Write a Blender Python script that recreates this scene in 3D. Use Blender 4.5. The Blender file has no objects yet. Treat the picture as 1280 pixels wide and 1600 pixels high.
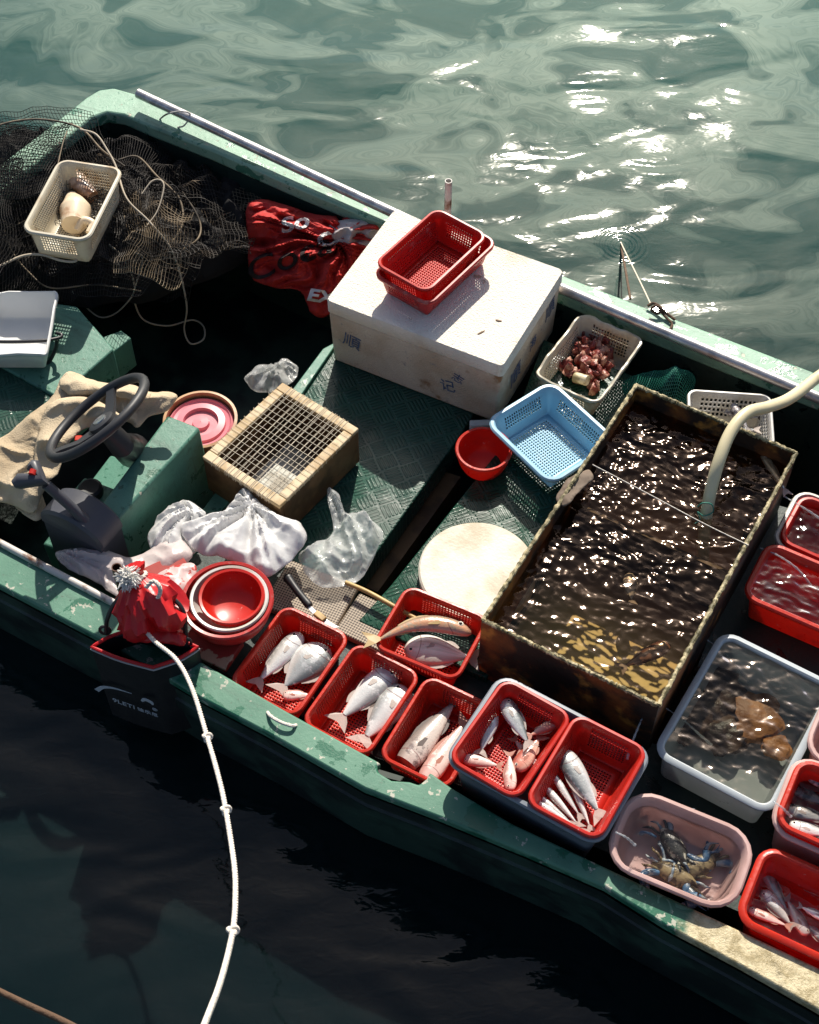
import bpy, bmesh, math, random
import numpy as np
from mathutils import Matrix, Vector, noise
from mathutils.geometry import delaunay_2d_cdt, tessellate_polygon

# ------------------------------------------------------------------ camera, sky, sun, exposure
SC = bpy.context.scene
COL = SC.collection
CAM_H, PITCH, FPX = 3.6, math.radians(54), 2300.0      # camera height over the water (m), tilt, focal length in 1600-high pixels
cd = bpy.data.cameras.new('camera'); cam = bpy.data.objects.new('camera', cd); COL.objects.link(cam)
cam.location = (0, 0, CAM_H); cam.rotation_euler = (math.radians(90) - PITCH, 0, 0)
cd.sensor_fit = 'VERTICAL'; cd.sensor_height = 36; cd.lens = 36 * FPX / 1600; cd.clip_end = 2000; cd.clip_start = .05
SC.camera = cam
SUN_EL, SUN_AZ = math.radians(41), math.radians(8)
w = bpy.data.worlds.new('World'); SC.world = w; w.use_nodes = True
nt = w.node_tree; bg = nt.nodes['Background']; sky = nt.nodes.new('ShaderNodeTexSky')
sky.sky_type = 'NISHITA'; sky.sun_disc = False; sky.sun_elevation = SUN_EL; sky.sun_rotation = SUN_AZ
sky.dust_density = 2.0; sky.air_density = 1.0
nt.links.new(sky.outputs[0], bg.inputs[0]); bg.inputs[1].default_value = 0.075
sd = bpy.data.lights.new('sun', 'SUN'); sun = bpy.data.objects.new('sun', sd); COL.objects.link(sun)
sd.energy = 5.0; sd.angle = math.radians(.5); sd.color = (1, .93, .82)
sdir = Vector((math.sin(SUN_AZ) * math.cos(SUN_EL), math.cos(SUN_AZ) * math.cos(SUN_EL), math.sin(SUN_EL)))
sun.rotation_euler = sdir.to_track_quat('Z', 'Y').to_euler(); sun.location = (0, 6, 6)
SC.view_settings.view_transform = 'Standard'; SC.view_settings.look = 'None'
SC.view_settings.exposure = 0.42; SC.view_settings.gamma = 1.0
SC.cycles.use_denoising = True; SC.cycles.max_bounces = 8; SC.cycles.transparent_max_bounces = 16
SC.cycles.sample_clamp_indirect = 6
SC.cycles.caustics_reflective = False; SC.cycles.caustics_refractive = False

# ------------------------------------------------------------------ geometry helpers
CP, SP = math.cos(PITCH), math.sin(PITCH)
def P(x, y, z):
    """point of the picture (1280 x 1600) at height z above the water"""
    u, v = x - 640.0, y - 800.0
    d = np.array([u, FPX * CP - v * SP, -FPX * SP - v * CP])
    return d * ((CAM_H - z) / -d[2]) + np.array([0, 0, CAM_H])
def rect(p0, p1, p2, p3, z):
    """picture corners (far-left, far-right, near-right, near-left) of a level rectangle -> centre, angle, length, width"""
    a = [P(*q, z)[:2] for q in (p0, p1, p2, p3)]
    ex = (a[1] - a[0]) + (a[2] - a[3]); ey = (a[0] - a[3]) + (a[1] - a[2])
    t1 = math.atan2(ex[1], ex[0]); t2 = math.atan2(ey[1], ey[0]) - math.pi / 2
    dt = (t2 - t1 + math.pi) % (2 * math.pi) - math.pi
    ang = t1 + dt / 2
    c = sum(a) / 4
    return c, ang, np.linalg.norm(ex) / 2, np.linalg.norm(ey) / 2

def catmull(pts, n=8, closed=False):
    p = [np.array(q, float) for q in pts]
    if len(p) < 3: 
        return np.array([p[0] + (p[-1] - p[0]) * t for t in np.linspace(0, 1, n + 1)])
    m = len(p); out = []
    for i in range(m if closed else m - 1):
        a, b, c, d = (p[(i - 1) % m] if closed or i else 2 * p[0] - p[1]), p[i], p[(i + 1) % m], (p[(i + 2) % m] if closed or i + 2 < m else 2 * p[-1] - p[-2])
        for k in range(n):
            t = k / n
            out.append(.5 * (2 * b + (c - a) * t + (2 * a - 5 * b + 4 * c - d) * t * t + (3 * b - a - 3 * c + d) * t ** 3))
    if not closed: out.append(p[-1])
    return np.array(out)

class MB:
    def __init__(s): s.V = []; s.F = []; s.n = 0; s.mi = []
    def add(s, V, F, m=0):
        V = np.asarray(V, float).reshape(-1, 3)
        s.V.append(V); o = s.n
        s.F += [tuple(int(i) + o for i in f) for f in F]; s.mi += [m] * len(F); s.n += len(V)
        return s
    def box(s, c, d, rot=None, m=0):
        x, y, z = (np.array(d) / 2)
        V = np.array([(-x, -y, -z), (x, -y, -z), (x, y, -z), (-x, y, -z), (-x, -y, z), (x, -y, z), (x, y, z), (-x, y, z)])
        if rot is not None: V = V @ np.array(rot).T
        return s.add(V + np.array(c), [(0, 3, 2, 1), (4, 5, 6, 7), (0, 1, 5, 4), (1, 2, 6, 5), (2, 3, 7, 6), (3, 0, 4, 7)], m)
    def tube(s, pts, r, n=8, closed=False, cap=True, m=0):
        p = np.asarray(pts, float); k = len(p); r = np.broadcast_to(np.asarray(r, float), (k,))
        if closed: t = np.roll(p, -1, 0) - np.roll(p, 1, 0)
        else: t = np.gradient(p, axis=0)
        t /= np.linalg.norm(t, axis=1)[:, None] + 1e-12
        a = np.array([0, 0, 1.]) if abs(t[0][2]) < .9 else np.array([1., 0, 0])
        th = np.arange(n) * 2 * math.pi / n; V = []
        for i in range(k):
            a = a - t[i] * (a @ t[i]); a /= np.linalg.norm(a) + 1e-12
            b = np.cross(t[i], a)
            V.append(p[i] + r[i] * (np.cos(th)[:, None] * a + np.sin(th)[:, None] * b))
        F = []
        for i in range(k if closed else k - 1):
            j = (i + 1) % k
            F += [(i * n + q, i * n + (q + 1) % n, j * n + (q + 1) % n, j * n + q) for q in range(n)]
        if cap and not closed: F += [tuple(range(n))[::-1], tuple((k - 1) * n + q for q in range(n))]
        return s.add(np.concatenate(V), F, m)
    def loft(s, rings, close0=False, close1=False, skip=None, m=0):
        n = len(rings[0]); F = []
        for i in range(len(rings) - 1):
            for q in range(n):
                if skip is not None and skip(i, q): continue
                F.append((i * n + q, i * n + (q + 1) % n, (i + 1) * n + (q + 1) % n, (i + 1) * n + q))
        if close0: F.append(tuple(range(n))[::-1])
        if close1: F.append(tuple((len(rings) - 1) * n + q for q in range(n)))
        return s.add(np.concatenate([np.asarray(r, float) for r in rings]), F, m)
    def lathe(s, prof, n=40, close0=False, close1=False, c=(0, 0, 0), m=0):
        th = np.arange(n) * 2 * math.pi / n
        return s.loft([np.stack([c[0] + r * np.cos(th), c[1] + r * np.sin(th), np.full(n, c[2] + z)], 1) for r, z in prof], close0, close1, None, m)
    def prism(s, poly, z0, z1, m=0):
        p = [tuple(q[:2]) for q in poly]; n = len(p)
        area = sum(p[i][0] * p[(i + 1) % n][1] - p[(i + 1) % n][0] * p[i][1] for i in range(n))
        if area < 0: p = p[::-1]
        V = [(x, y, z0) for x, y in p] + [(x, y, z1) for x, y in p]
        F = [tuple(range(n))[::-1], tuple(range(n, 2 * n))] + [(i, (i + 1) % n, (i + 1) % n + n, i + n) for i in range(n)]
        return s.add(V, F, m)
    def grid(s, G, m=0):
        a, b = G.shape[:2]
        return s.add(G.reshape(-1, 3), [(i * b + j, i * b + j + 1, (i + 1) * b + j + 1, (i + 1) * b + j) for i in range(a - 1) for j in range(b - 1)], m)
    def sphere(s, c, r, n=12, k=8, m=0):
        r = np.broadcast_to(np.asarray(r, float), (3,)); th = np.arange(n) * 2 * math.pi / n
        R = [np.stack([c[0] + r[0] * np.cos(th) * math.sin(f), c[1] + r[1] * np.sin(th) * math.sin(f), np.full(n, c[2] - r[2] * math.cos(f))], 1) for f in np.linspace(.05, math.pi - .05, k)]
        return s.loft(R, True, True, None, m)

def world_of(o):
    m = Matrix.Identity(4)
    while o is not None: m = o.matrix_basis @ m; o = o.parent
    return m
def obj(name, mb, mats, parent=None, world=False, angle=40, solid=0, bevel=0, sub=0, off=0, fixn=True, up=False):
    V = np.concatenate(mb.V) if mb.V else np.zeros((0, 3))
    if world and parent is not None:
        M4 = np.array(world_of(parent).inverted()); V = V @ M4[:3, :3].T + M4[:3, 3]
    me = bpy.data.meshes.new(name); me.from_pydata(V.tolist(), [], mb.F)
    mats = mats if isinstance(mats, (list, tuple)) else [mats]
    for q in mats: me.materials.append(q)
    if len(mats) > 1: me.polygons.foreach_set('material_index', mb.mi)
    if fixn:
        bm = bmesh.new(); bm.from_mesh(me); bmesh.ops.recalc_face_normals(bm, faces=bm.faces); bm.to_mesh(me); bm.free()
    if up and me.polygons and me.polygons[0].normal.z < 0: me.flip_normals()
    if angle:
        me.polygons.foreach_set('use_smooth', [True] * len(me.polygons)); me.set_sharp_from_angle(angle=math.radians(angle))
    o = bpy.data.objects.new(name, me); COL.objects.link(o)
    if parent is not None: o.parent = parent
    if solid: q = o.modifiers.new('thick', 'SOLIDIFY'); q.thickness = solid; q.offset = off
    if bevel: q = o.modifiers.new('edge', 'BEVEL'); q.width = bevel; q.segments = 2; q.limit_method = 'ANGLE'
    if sub: q = o.modifiers.new('smooth', 'SUBSURF'); q.levels = q.render_levels = sub
    return o
def tag(o, label, cat, group=None, kind=None):
    if label: o['label'] = label
    if cat: o['category'] = cat
    if group: o['group'] = group
    if kind: o['kind'] = kind
    return o
def thing(name, label, cat, loc=(0, 0, 0), rz=0, group=None, mat=None):
    o = bpy.data.objects.new(name, None); COL.objects.link(o); o.empty_display_size = .05
    if mat is not None: o.matrix_basis = mat
    else: o.location = tuple(float(q) for q in loc); o.rotation_euler = (0, 0, rz)
    return tag(o, label, cat, group)

# ------------------------------------------------------------------ materials
class NT:
    def __init__(s, name):
        s.m = bpy.data.materials.new(name); s.m.use_nodes = True; s.t = s.m.node_tree; s.t.nodes.clear()
        s.out = s.t.nodes.new('ShaderNodeOutputMaterial'); s.tc = s.t.nodes.new('ShaderNodeTexCoord')
        s.co = s.tc.outputs['Object']
    def n(s, typ, ins=None, **pr):
        q = s.t.nodes.new('ShaderNode' + typ)
        for k, v in pr.items(): setattr(q, k, v)
        for k, v in (ins or {}).items():
            if isinstance(v, bpy.types.NodeSocket): s.t.links.new(v, q.inputs[k])
            else: q.inputs[k].default_value = (tuple(v) + (1,) if isinstance(v, (tuple, list)) and len(v) == 3 and q.inputs[k].type == 'RGBA' else v)
        return q
    def math(s, op, a, b=0., c=None):
        ins = {0: a, 1: b}
        if c is not None: ins[2] = c
        return s.n('Math', ins, operation=op).outputs[0]
    def noise(s, scale, detail=4, rough=.55, dist=0., co=None):
        return s.n('TexNoise', {'Vector': co or s.co, 'Scale': scale, 'Detail': detail, 'Roughness': rough, 'Distortion': dist}).outputs[0]
    def ramp(s, f, lo, hi):
        return s.n('MapRange', {0: f, 1: lo, 2: hi, 3: 0., 4: 1.}, interpolation_type='SMOOTHSTEP').outputs[0]
    def mix(s, f, a, b):
        q = s.t.nodes.new('ShaderNodeMix'); q.data_type = 'RGBA'
        for k, v in ((0, f), (6, a), (7, b)):
            if isinstance(v, bpy.types.NodeSocket): s.t.links.new(v, q.inputs[k])
            else: q.inputs[k].default_value = (tuple(v) + (1,) if isinstance(v, (tuple, list)) else v)
        return q.outputs[2]
    def bump(s, h, dist, normal=None, strength=1.):
        ins = {'Height': h, 'Distance': dist, 'Strength': strength}
        if normal is not None: ins['Normal'] = normal
        return s.n('Bump', ins).outputs[0]
    def done(s, sh): s.t.links.new(sh, s.out.inputs[0]); return s.m
    def mixsh(s, f, a, b): return s.n('MixShader', {0: f, 1: a, 2: b}).outputs[0]

def PM(name, col, rough=.5, col2=None, scale=8, lo=.42, hi=.6, spots=(), bump=0., bscale=60, metal=0., trans=0., coat=0., spec=.5, clear=0., rvar=.15, detail=6):
    k = NT(name); c = col
    n1 = k.noise(scale, detail)
    if col2 is not None: c = k.mix(k.ramp(n1, lo, hi), col, col2)
    else: c = k.mix(n1, tuple(.85 * q for q in col), tuple(min(1, 1.15 * q) for q in col))
    for sc, sscale, a, b in spots: c = k.mix(k.ramp(k.noise(sscale, 5), a, b), c, sc)
    ins = {'Base Color': c, 'Metallic': metal, 'Specular IOR Level': spec, 'Coat Weight': coat, 'Coat Roughness': .1,
           'Roughness': k.math('ADD', k.math('MULTIPLY', k.math('SUBTRACT', k.noise(scale * 3.1, 4), .5), rvar * 2), rough)}
    if bump: ins['Normal'] = k.bump(k.noise(bscale, 5), bump)
    sh = k.n('BsdfPrincipled', ins).outputs[0]
    if trans: sh = k.mixsh(trans, sh, k.n('BsdfTranslucent', {'Color': c}).outputs[0])
    if clear: sh = k.mixsh(clear, sh, k.n('BsdfTransparent').outputs[0])
    return k.done(sh)
RED = (.70, .042, .020)
def plastic(name, c, tr=.22, **kw): return PM(name, c, rough=.32, trans=tr, **kw)
m_red = plastic('red_plastic', RED, .36, col2=(.60, .045, .035), scale=14, lo=.5, hi=.8, spots=[((.70, .30, .26), 70, .66, .74), ((.30, .02, .015), 9, .60, .78)], bump=.0006, bscale=90)
m_red2 = plastic('deep_red_plastic', (.66, .030, .018), .32, col2=(.66, .04, .035), scale=10, lo=.5, hi=.75, spots=[((.70, .30, .26), 75, .67, .74), ((.28, .015, .015), 8, .60, .78)])
m_redworn = plastic('worn_red_plastic', (.56, .04, .035), .3, col2=(.55, .16, .14), scale=40, lo=.55, hi=.7)
m_blue = plastic('blue_plastic', (.34, .62, .79), .2, col2=(.42, .66, .80), scale=12, lo=.5, hi=.7)
m_cream = plastic('cream_plastic', (.72, .66, .52), .15, col2=(.42, .27, .12), scale=9, lo=.52, hi=.75)
m_white = plastic('white_plastic', (.74, .73, .69), .15, col2=(.6, .56, .48), scale=12)
m_grey = plastic('grey_plastic', (.22, .25, .29), .08)
m_lgrey = plastic('pale_grey_plastic', (.56, .61, .64), .3)
m_pinkt = plastic('pale_pink_plastic', (.78, .56, .52), .4, col2=(.66, .44, .40), scale=6)
m_pink = plastic('pink_plastic', (.74, .25, .29), .1)
m_black = PM('black_rubber', (.012, .012, .014), .45)
m_vinyl = PM('black_vinyl', (.010, .010, .012), .5, bump=.002, bscale=9)
m_wheel = PM('wheel_rubber', (.022, .023, .027), .5)
m_dkgrey = PM('dark_grey_plastic', (.06, .062, .075), .45)
m_alu = PM('aluminium', (.62, .60, .60), .35, col2=(.42, .40, .40), scale=22, metal=.75, bump=.0004, bscale=50)
m_rustpipe = PM('rusty_pipe_paint', (.55, .52, .48), .5, col2=(.16, .07, .035), scale=14, lo=.5, hi=.62)
m_rust = PM('rusted_steel', (.020, .014, .010), .55, col2=(.22, .075, .018), scale=6, lo=.46, hi=.62, spots=[((.52, .24, .045), 11, .56, .70)], bump=.003, bscale=30)
m_rim = PM('algae_crusted_rim', (.10, .085, .035), .6, col2=(.50, .42, .24), scale=45, lo=.42, hi=.62, bump=.004, bscale=70)
k = NT('tank_floor_with_painted_shade'); sp = k.n('SeparateXYZ', {0: k.co})
sd_ = k.ramp(k.math('ADD', sp.outputs[1], k.math('MULTIPLY', k.math('SUBTRACT', k.noise(7, 4), .5), .16)), -.24, .02)  # lit olive near end, brown shade beyond: both painted into the floor colour
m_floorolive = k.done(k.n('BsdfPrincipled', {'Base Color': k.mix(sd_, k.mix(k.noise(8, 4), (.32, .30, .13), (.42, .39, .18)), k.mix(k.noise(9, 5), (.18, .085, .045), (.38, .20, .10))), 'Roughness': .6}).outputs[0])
m_wood = PM('pale_wood', (.60, .48, .30), .6, col2=(.42, .29, .14), scale=16, bump=.001, bscale=40)
m_woodd = PM('brown_wood', (.17, .09, .035), .6, col2=(.08, .04, .015), scale=12, bump=.001)
m_bamboo = PM('bamboo', (.50, .34, .12), .45, col2=(.33, .20, .06), scale=14)
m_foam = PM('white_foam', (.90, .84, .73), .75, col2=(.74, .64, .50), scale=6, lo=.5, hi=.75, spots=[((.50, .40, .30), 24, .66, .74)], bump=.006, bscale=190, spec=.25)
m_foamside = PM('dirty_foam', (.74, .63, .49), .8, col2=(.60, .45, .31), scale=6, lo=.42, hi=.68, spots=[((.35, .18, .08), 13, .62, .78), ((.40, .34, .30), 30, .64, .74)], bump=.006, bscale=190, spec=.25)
m_ink = PM('blue_ink', (.07, .105, .20), .7, col2=(.20, .22, .28), scale=40, lo=.5, hi=.65)
m_inkblack = PM('black_print', (.02, .008, .008), .7)
m_whiteprint = PM('white_print', (.75, .72, .7), .6)
m_board = PM('cutting_board_plastic', (.66, .62, .52), .55, col2=(.46, .39, .27), scale=8, lo=.44, hi=.70, bump=.001, bscale=120)
m_tuft = PM('white_fibre', (.88, .86, .82), .8, trans=.3)
m_rope = PM('white_rope', (.72, .66, .58), .8, bump=.003, bscale=220)
m_cord = PM('beige_cord', (.50, .43, .33), .8)
m_cordthin = PM('pale_string', (.70, .62, .48), .7)
m_brownrope = PM('brown_rope', (.10, .055, .03), .8, bump=.004, bscale=90)
m_net = PM('black_net', (.022, .017, .013), .7, col2=(.24, .18, .12), scale=8, lo=.56, hi=.72)
m_nettan = PM('tan_net', (.25, .19, .12), .7, col2=(.04, .03, .02), scale=9, lo=.42, hi=.62)
m_netblack = PM('tarred_net', (.016, .013, .011), .7)
m_netgreen = PM('green_net', (.03, .22, .16), .6)
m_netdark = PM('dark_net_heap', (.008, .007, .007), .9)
m_khaki = PM('khaki_cloth', (.58, .47, .32), .9, col2=(.42, .32, .20), scale=7, lo=.4, hi=.7, spots=[((.25, .17, .09), 16, .62, .75)], bump=.003, bscale=260)
m_banner = PM('red_cloth', (.50, .025, .02), .7, trans=.1)
m_bannerback = PM('grey_lining', (.45, .40, .40), .7)
m_bagw = PM('white_bag', (.90, .89, .87), .28, trans=.32, clear=.10, spec=.6, bump=.002, bscale=30)
m_bagp = PM('pinkish_bag', (.88, .79, .77), .35, trans=.42, clear=.30, bump=.004, bscale=22)
m_bagc = PM('clear_bag', (.88, .92, .89), .10, trans=.3, clear=.66, spec=1., bump=.004, bscale=40)
m_redbag = PM('red_wax_cloth', (.60, .018, .022), .35, trans=.2, bump=.002, bscale=25)
m_hose = PM('cream_hose', (.80, .71, .46), .35, trans=.15, col2=(.62, .53, .30), scale=9, lo=.5, hi=.75)
m_steel = PM('steel', (.55, .55, .56), .25, metal=.9)
m_meat = PM('red_shells', (.22, .045, .035), .35, col2=(.50, .27, .19), scale=22, lo=.48, hi=.62, bump=.006, bscale=45)
m_redprint = PM('red_carton', (.36, .03, .02), .6, col2=(.55, .35, .22), scale=11, lo=.55, hi=.58)
m_starfish = PM('orange_shell', (.52, .22, .07), .5, col2=(.30, .12, .04), scale=20, bump=.004)

# green paint of the boat: sun-bleached paint, darker wet patches, chips
def paint(name, base, wet, chip=.66, wetlo=.60, bleach=None):
    k = NT(name)
    c = k.mix(k.ramp(k.noise(5, 6, .65), .35, .7), base, bleach or tuple(1.25 * q for q in base))
    st = k.noise(6, 5, .7, .5, k.n('Mapping', {0: k.co, 3: (.5, 4, 1)}).outputs[0])
    c = k.mix(k.math('MULTIPLY', k.ramp(st, .52, .70), .55), c, tuple(.45 * q + .01 for q in base))       # scuffs and grime along the edge
    wn = k.ramp(k.noise(11, 5, .6, .4), wetlo, wetlo + .02)
    wn = k.math('MAXIMUM', wn, k.math('MULTIPLY', k.ramp(k.noise(48, 3, .6), .63, .65), .8))
    c = k.mix(wn, c, wet)
    ch = k.ramp(k.noise(34, 4, .6), chip, chip + .015)
    c = k.mix(ch, c, (.46, .44, .34))
    c = k.mix(k.math('MULTIPLY', k.ramp(k.noise(90, 3, .7), .62, .70), .5), c, (.05, .06, .045))
    r = k.math('SUBTRACT', .52, k.math('MULTIPLY', wn, .3))
    nrm = k.bump(k.math('ADD', k.math('MULTIPLY', ch, -.6), k.noise(40, 6, .7)), .0020)
    return k.done(k.n('BsdfPrincipled', {'Base Color': c, 'Roughness': r, 'Normal': nrm}).outputs[0])
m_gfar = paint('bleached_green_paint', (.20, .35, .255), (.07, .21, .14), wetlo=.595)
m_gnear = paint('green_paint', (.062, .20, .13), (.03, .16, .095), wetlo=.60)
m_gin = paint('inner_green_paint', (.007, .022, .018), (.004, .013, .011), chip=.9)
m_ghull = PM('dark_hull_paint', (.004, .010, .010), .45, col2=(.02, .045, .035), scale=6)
m_gdeck = paint('deck_green_paint', (.075, .20, .145), (.04, .13, .085), chip=.72)

# gunwale near the bow: the paint ends and bare tan fibreglass begins
k = NT('green_paint_and_bare_fibreglass')
sx = k.n('SeparateXYZ', {0: k.co})
g = k.math('ADD', sx.outputs[0], k.math('MULTIPLY', k.math('SUBTRACT', k.noise(14, 4), .5), .12))
fr = k.ramp(g, 1.275, 1.30)
wn = k.ramp(k.noise(11, 5, .6, .4), .565, .585)
wn2 = k.math('MAXIMUM', wn, k.math('MULTIPLY', k.ramp(k.noise(34, 3, .5, 1.), .42, .46), k.ramp(sx.outputs[0], 1.08, 1.16)))
gr = k.mix(wn2, k.mix(k.ramp(k.noise(5, 5), .35, .7), (.055, .175, .115), (.095, .24, .16)), (.022, .13, .075))
ch = k.ramp(k.noise(30, 4, .6), .625, .64); gr = k.mix(ch, gr, (.42, .42, .34)); gr = k.mix(k.math('MULTIPLY', k.ramp(k.noise(6, 5, .7, .5, k.n('Mapping', {0: k.co, 3: (.5, 4, 1)}).outputs[0]), .52, .70), .5), gr, (.05, .12, .085)); gr = k.mix(k.math('MULTIPLY', k.ramp(k.noise(90, 3, .7), .62, .70), .5), gr, (.05, .06, .045))
fb = k.mix(k.ramp(k.noise(30, 6, .7), .40, .62), (.62, .53, .33), (.36, .29, .15)); fb = k.mix(k.ramp(k.noise(9, 6, .7), .55, .72), fb, (.16, .13, .07))
m_gbow = k.done(k.n('BsdfPrincipled', {'Base Color': k.mix(fr, gr, fb), 'Roughness': k.math('SUBTRACT', .55, k.math('MULTIPLY', wn2, .25)), 'Normal': k.bump(k.noise(60, 6, .7), k.math('MULTIPLY', k.math('ADD', fr, .2), .004))}).outputs[0])

# five-bar tread plate, painted green and wet
def tread(name, col, cell=.055, rough=.28):
    k = NT(name)
    rot = k.n('VectorRotate', {0: k.co, 3: math.radians(38)}, rotation_type='Z_AXIS').outputs[0]
    sp = k.n('SeparateXYZ', {0: rot}); X, Y = sp.outputs[0], sp.outputs[1]
    cx = k.math('FLOOR', k.math('DIVIDE', X, cell)); cy = k.math('FLOOR', k.math('DIVIDE', Y, cell))
    odd = k.math('PINGPONG', k.math('ADD', cx, cy), 1.)
    def bars(A, B):
        s = k.math('ABSOLUTE', k.math('SINE', k.math('MULTIPLY', A, math.pi * 5 / cell)))
        e = k.math('ABSOLUTE', k.math('SINE', k.math('MULTIPLY', B, math.pi / cell)))
        return k.math('MULTIPLY', k.ramp(s, .45, .85), k.ramp(e, .25, .5))
    h = k.math('ADD', k.math('MULTIPLY', odd, bars(X, Y)), k.math('MULTIPLY', k.math('SUBTRACT', 1., odd), bars(Y, X)))
    c = k.mix(k.ramp(k.noise(6, 5), .4, .65), col, tuple(.55 * q for q in col))
    c = k.mix(k.math('MULTIPLY', h, .5), c, tuple(.6 * q for q in col))
    r = k.math('ADD', rough - .12, k.math('MULTIPLY', k.ramp(k.noise(5, 4), .35, .65), .3))
    return k.done(k.n('BsdfPrincipled', {'Base Color': c, 'Roughness': r, 'Specular IOR Level': .32, 'Normal': k.bump(h, .0016, k.bump(k.noise(30, 4), .0015))}).outputs[0])
m_tread = tread('green_tread_plate', (.03, .09, .065), rough=.24)
m_tread2 = tread('dark_tread_plate', (.013, .065, .04), rough=.24)

# woven mat: brown perforated sheet
k = NT('perforated_mat'); sp = k.n('SeparateXYZ', {0: k.co})
hx = k.math('ABSOLUTE', k.math('SINE', k.math('MULTIPLY', sp.outputs[0], math.pi / .0075))); hy = k.math('ABSOLUTE', k.math('SINE', k.math('MULTIPLY', sp.outputs[1], math.pi / .0075)))
hh = k.ramp(k.math('MULTIPLY', hx, hy), .35, .55)
m_mat = k.done(k.n('BsdfPrincipled', {'Base Color': k.mix(hh, k.mix(k.noise(7, 5), (.30, .24, .17), (.46, .38, .28)), (.05, .03, .02)), 'Roughness': .55, 'Normal': k.bump(hh, -.001)}).outputs[0])

# ------------------------------------------------------------------ water
TIE = P(971, 383, 0)
WATER_DARK = (.0030, .0080, .0090)
k = NT('harbour_water')
mp = k.n('Mapping', {0: k.co, 2: (0, 0, math.radians(-12)), 3: (.72, 1.3, 1)}).outputs[0]
w1 = k.n('TexNoise', {'Vector': mp, 'Scale': 1.3, 'Detail': 1.}).outputs[1]
wv = k.n('VectorMath', {0: mp, 1: k.n('VectorMath', {0: w1, 3: .9}, operation='SCALE').outputs[0]}, operation='ADD').outputs[0]
w2 = k.n('TexNoise', {'Vector': wv, 'Scale': 3.2, 'Detail': 1.}).outputs[1]
wv = k.n('VectorMath', {0: wv, 1: k.n('VectorMath', {0: w2, 3: .32}, operation='SCALE').outputs[0]}, operation='ADD').outputs[0]
film = k.noise(3.1, 2, .5, .3, wv)
lines = k.noise(70, 2, .6, .0, k.n('CombineXYZ', {0: film, 1: k.math('MULTIPLY', k.noise(1.1, 0), .25), 2: 0.}).outputs[0])
fm = k.ramp(k.math('ADD', film, k.math('MULTIPLY', k.math('SUBTRACT', lines, .5), .06)), .40, .58)
edge = k.math('SUBTRACT', 1., k.ramp(k.math('ABSOLUTE', k.math('SUBTRACT', film, .445)), .0, .012))
fm = k.math('SUBTRACT', k.math('MULTIPLY', fm, k.math('ADD', .05, k.math('MULTIPLY', lines, 1.7))), k.math('MULTIPLY', edge, .9))
fm = k.n('Clamp', {0: fm}).outputs[0]
fac = k.math('POWER', k.n('LayerWeight', {0: .5}).outputs[1], 2.0)      # the film and silt show at a slant, hardly from straight above
swell = k.noise(1.15, 1, .4, .3, mp); mid = k.noise(3.6, 1, .5, .8, mp); fine = k.noise(22, 2, .5, .5, mp)
dv = k.n('VectorMath', {0: k.co, 1: tuple(TIE)}, operation='DISTANCE').outputs[1]
ring = k.math('MULTIPLY', k.math('SINE', k.math('MULTIPLY', dv, 330.)), k.n('MapRange', {0: dv, 1: .02, 2: .11, 3: 1., 4: 0.}).outputs[0])
nb0 = k.bump(swell, .09); nb0 = k.bump(mid, .015, nb0); nb = k.bump(fine, .0009, nb0); nbs = k.bump(mid, .008, k.bump(swell, .05)); nb = k.bump(ring, .0011, nb)
fr = k.n('Fresnel', {0: 1.36, 1: nb}).outputs[0]
# silty water scatters sunlight forward: a broad, sun-facing green lobe, and a paler one where a dusty film floats
scat = k.n('BsdfGlossy', {'Color': (.19, .53, .48), 'Roughness': .72, 'Normal': nbs}).outputs[0]
filmsh = k.n('BsdfGlossy', {'Color': (.74, .83, .72), 'Roughness': .58, 'Normal': nbs}).outputs[0]
sh = k.mixsh(k.math('MULTIPLY', fac, .44), k.n('SubsurfaceScattering', {'Color': tuple(1.0 * q for q in WATER_DARK), 'Scale': .22, 'Radius': (.6, 1., .9)}).outputs[0], scat)
sh = k.mixsh(k.math('MULTIPLY', fac, k.math('MULTIPLY', fm, .25)), sh, filmsh)
sh = k.mixsh(fr, sh, k.n('BsdfGlossy', {'Color': (1, .98, .93), 'Roughness': .045, 'Normal': nb}).outputs[0])
m_sea = k.done(sh)

def clearwater(name, tint, amp=.0010, scale=34, amp2=.003, scale2=9, ior=1.4, rough=.06, gcol=(1, 1, 1)):
    k = NT(name)
    mp = k.n('Mapping', {0: k.co, 2: (0, 0, .5), 3: (1, 1.5, 1)}).outputs[0]
    a = k.noise(scale2, 2, .5, 1.2, mp); b = k.noise(scale, 3, .55, 1.4, mp)
    nb = k.bump(b, amp, k.bump(a, amp2))
    fr = k.n('Fresnel', {0: ior, 1: nb}).outputs[0]
    return k.done(k.mixsh(fr, k.n('BsdfTransparent', {0: tint}).outputs[0], k.n('BsdfGlossy', {'Color': gcol, 'Roughness': rough, 'Normal': nb}).outputs[0]))
m_tankw = clearwater('brown_tank_water', (.95, .81, .62), .0, 150, .0, 13, ior=1.36, rough=.10, gcol=(1, .78, .66))
m_tubw = clearwater('clear_tub_water', (.54, .54, .49), .0, 150, .0, 15, ior=1.38, rough=.10, gcol=(1, .86, .76))
m_redw = clearwater('shallow_water', (.86, .82, .80), .0, 150, .0, 14, ior=1.33, rough=.075)
k = NT('falling_water'); nb = k.bump(k.noise(60, 4), .004)
m_jet = k.done(k.mixsh(.30, k.n('BsdfTransparent', {0: (.9, .93, .95)}).outputs[0], k.n('BsdfPrincipled', {'Base Color': (.75, .78, .8), 'Roughness': .12, 'Normal': nb}).outputs[0]))

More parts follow.
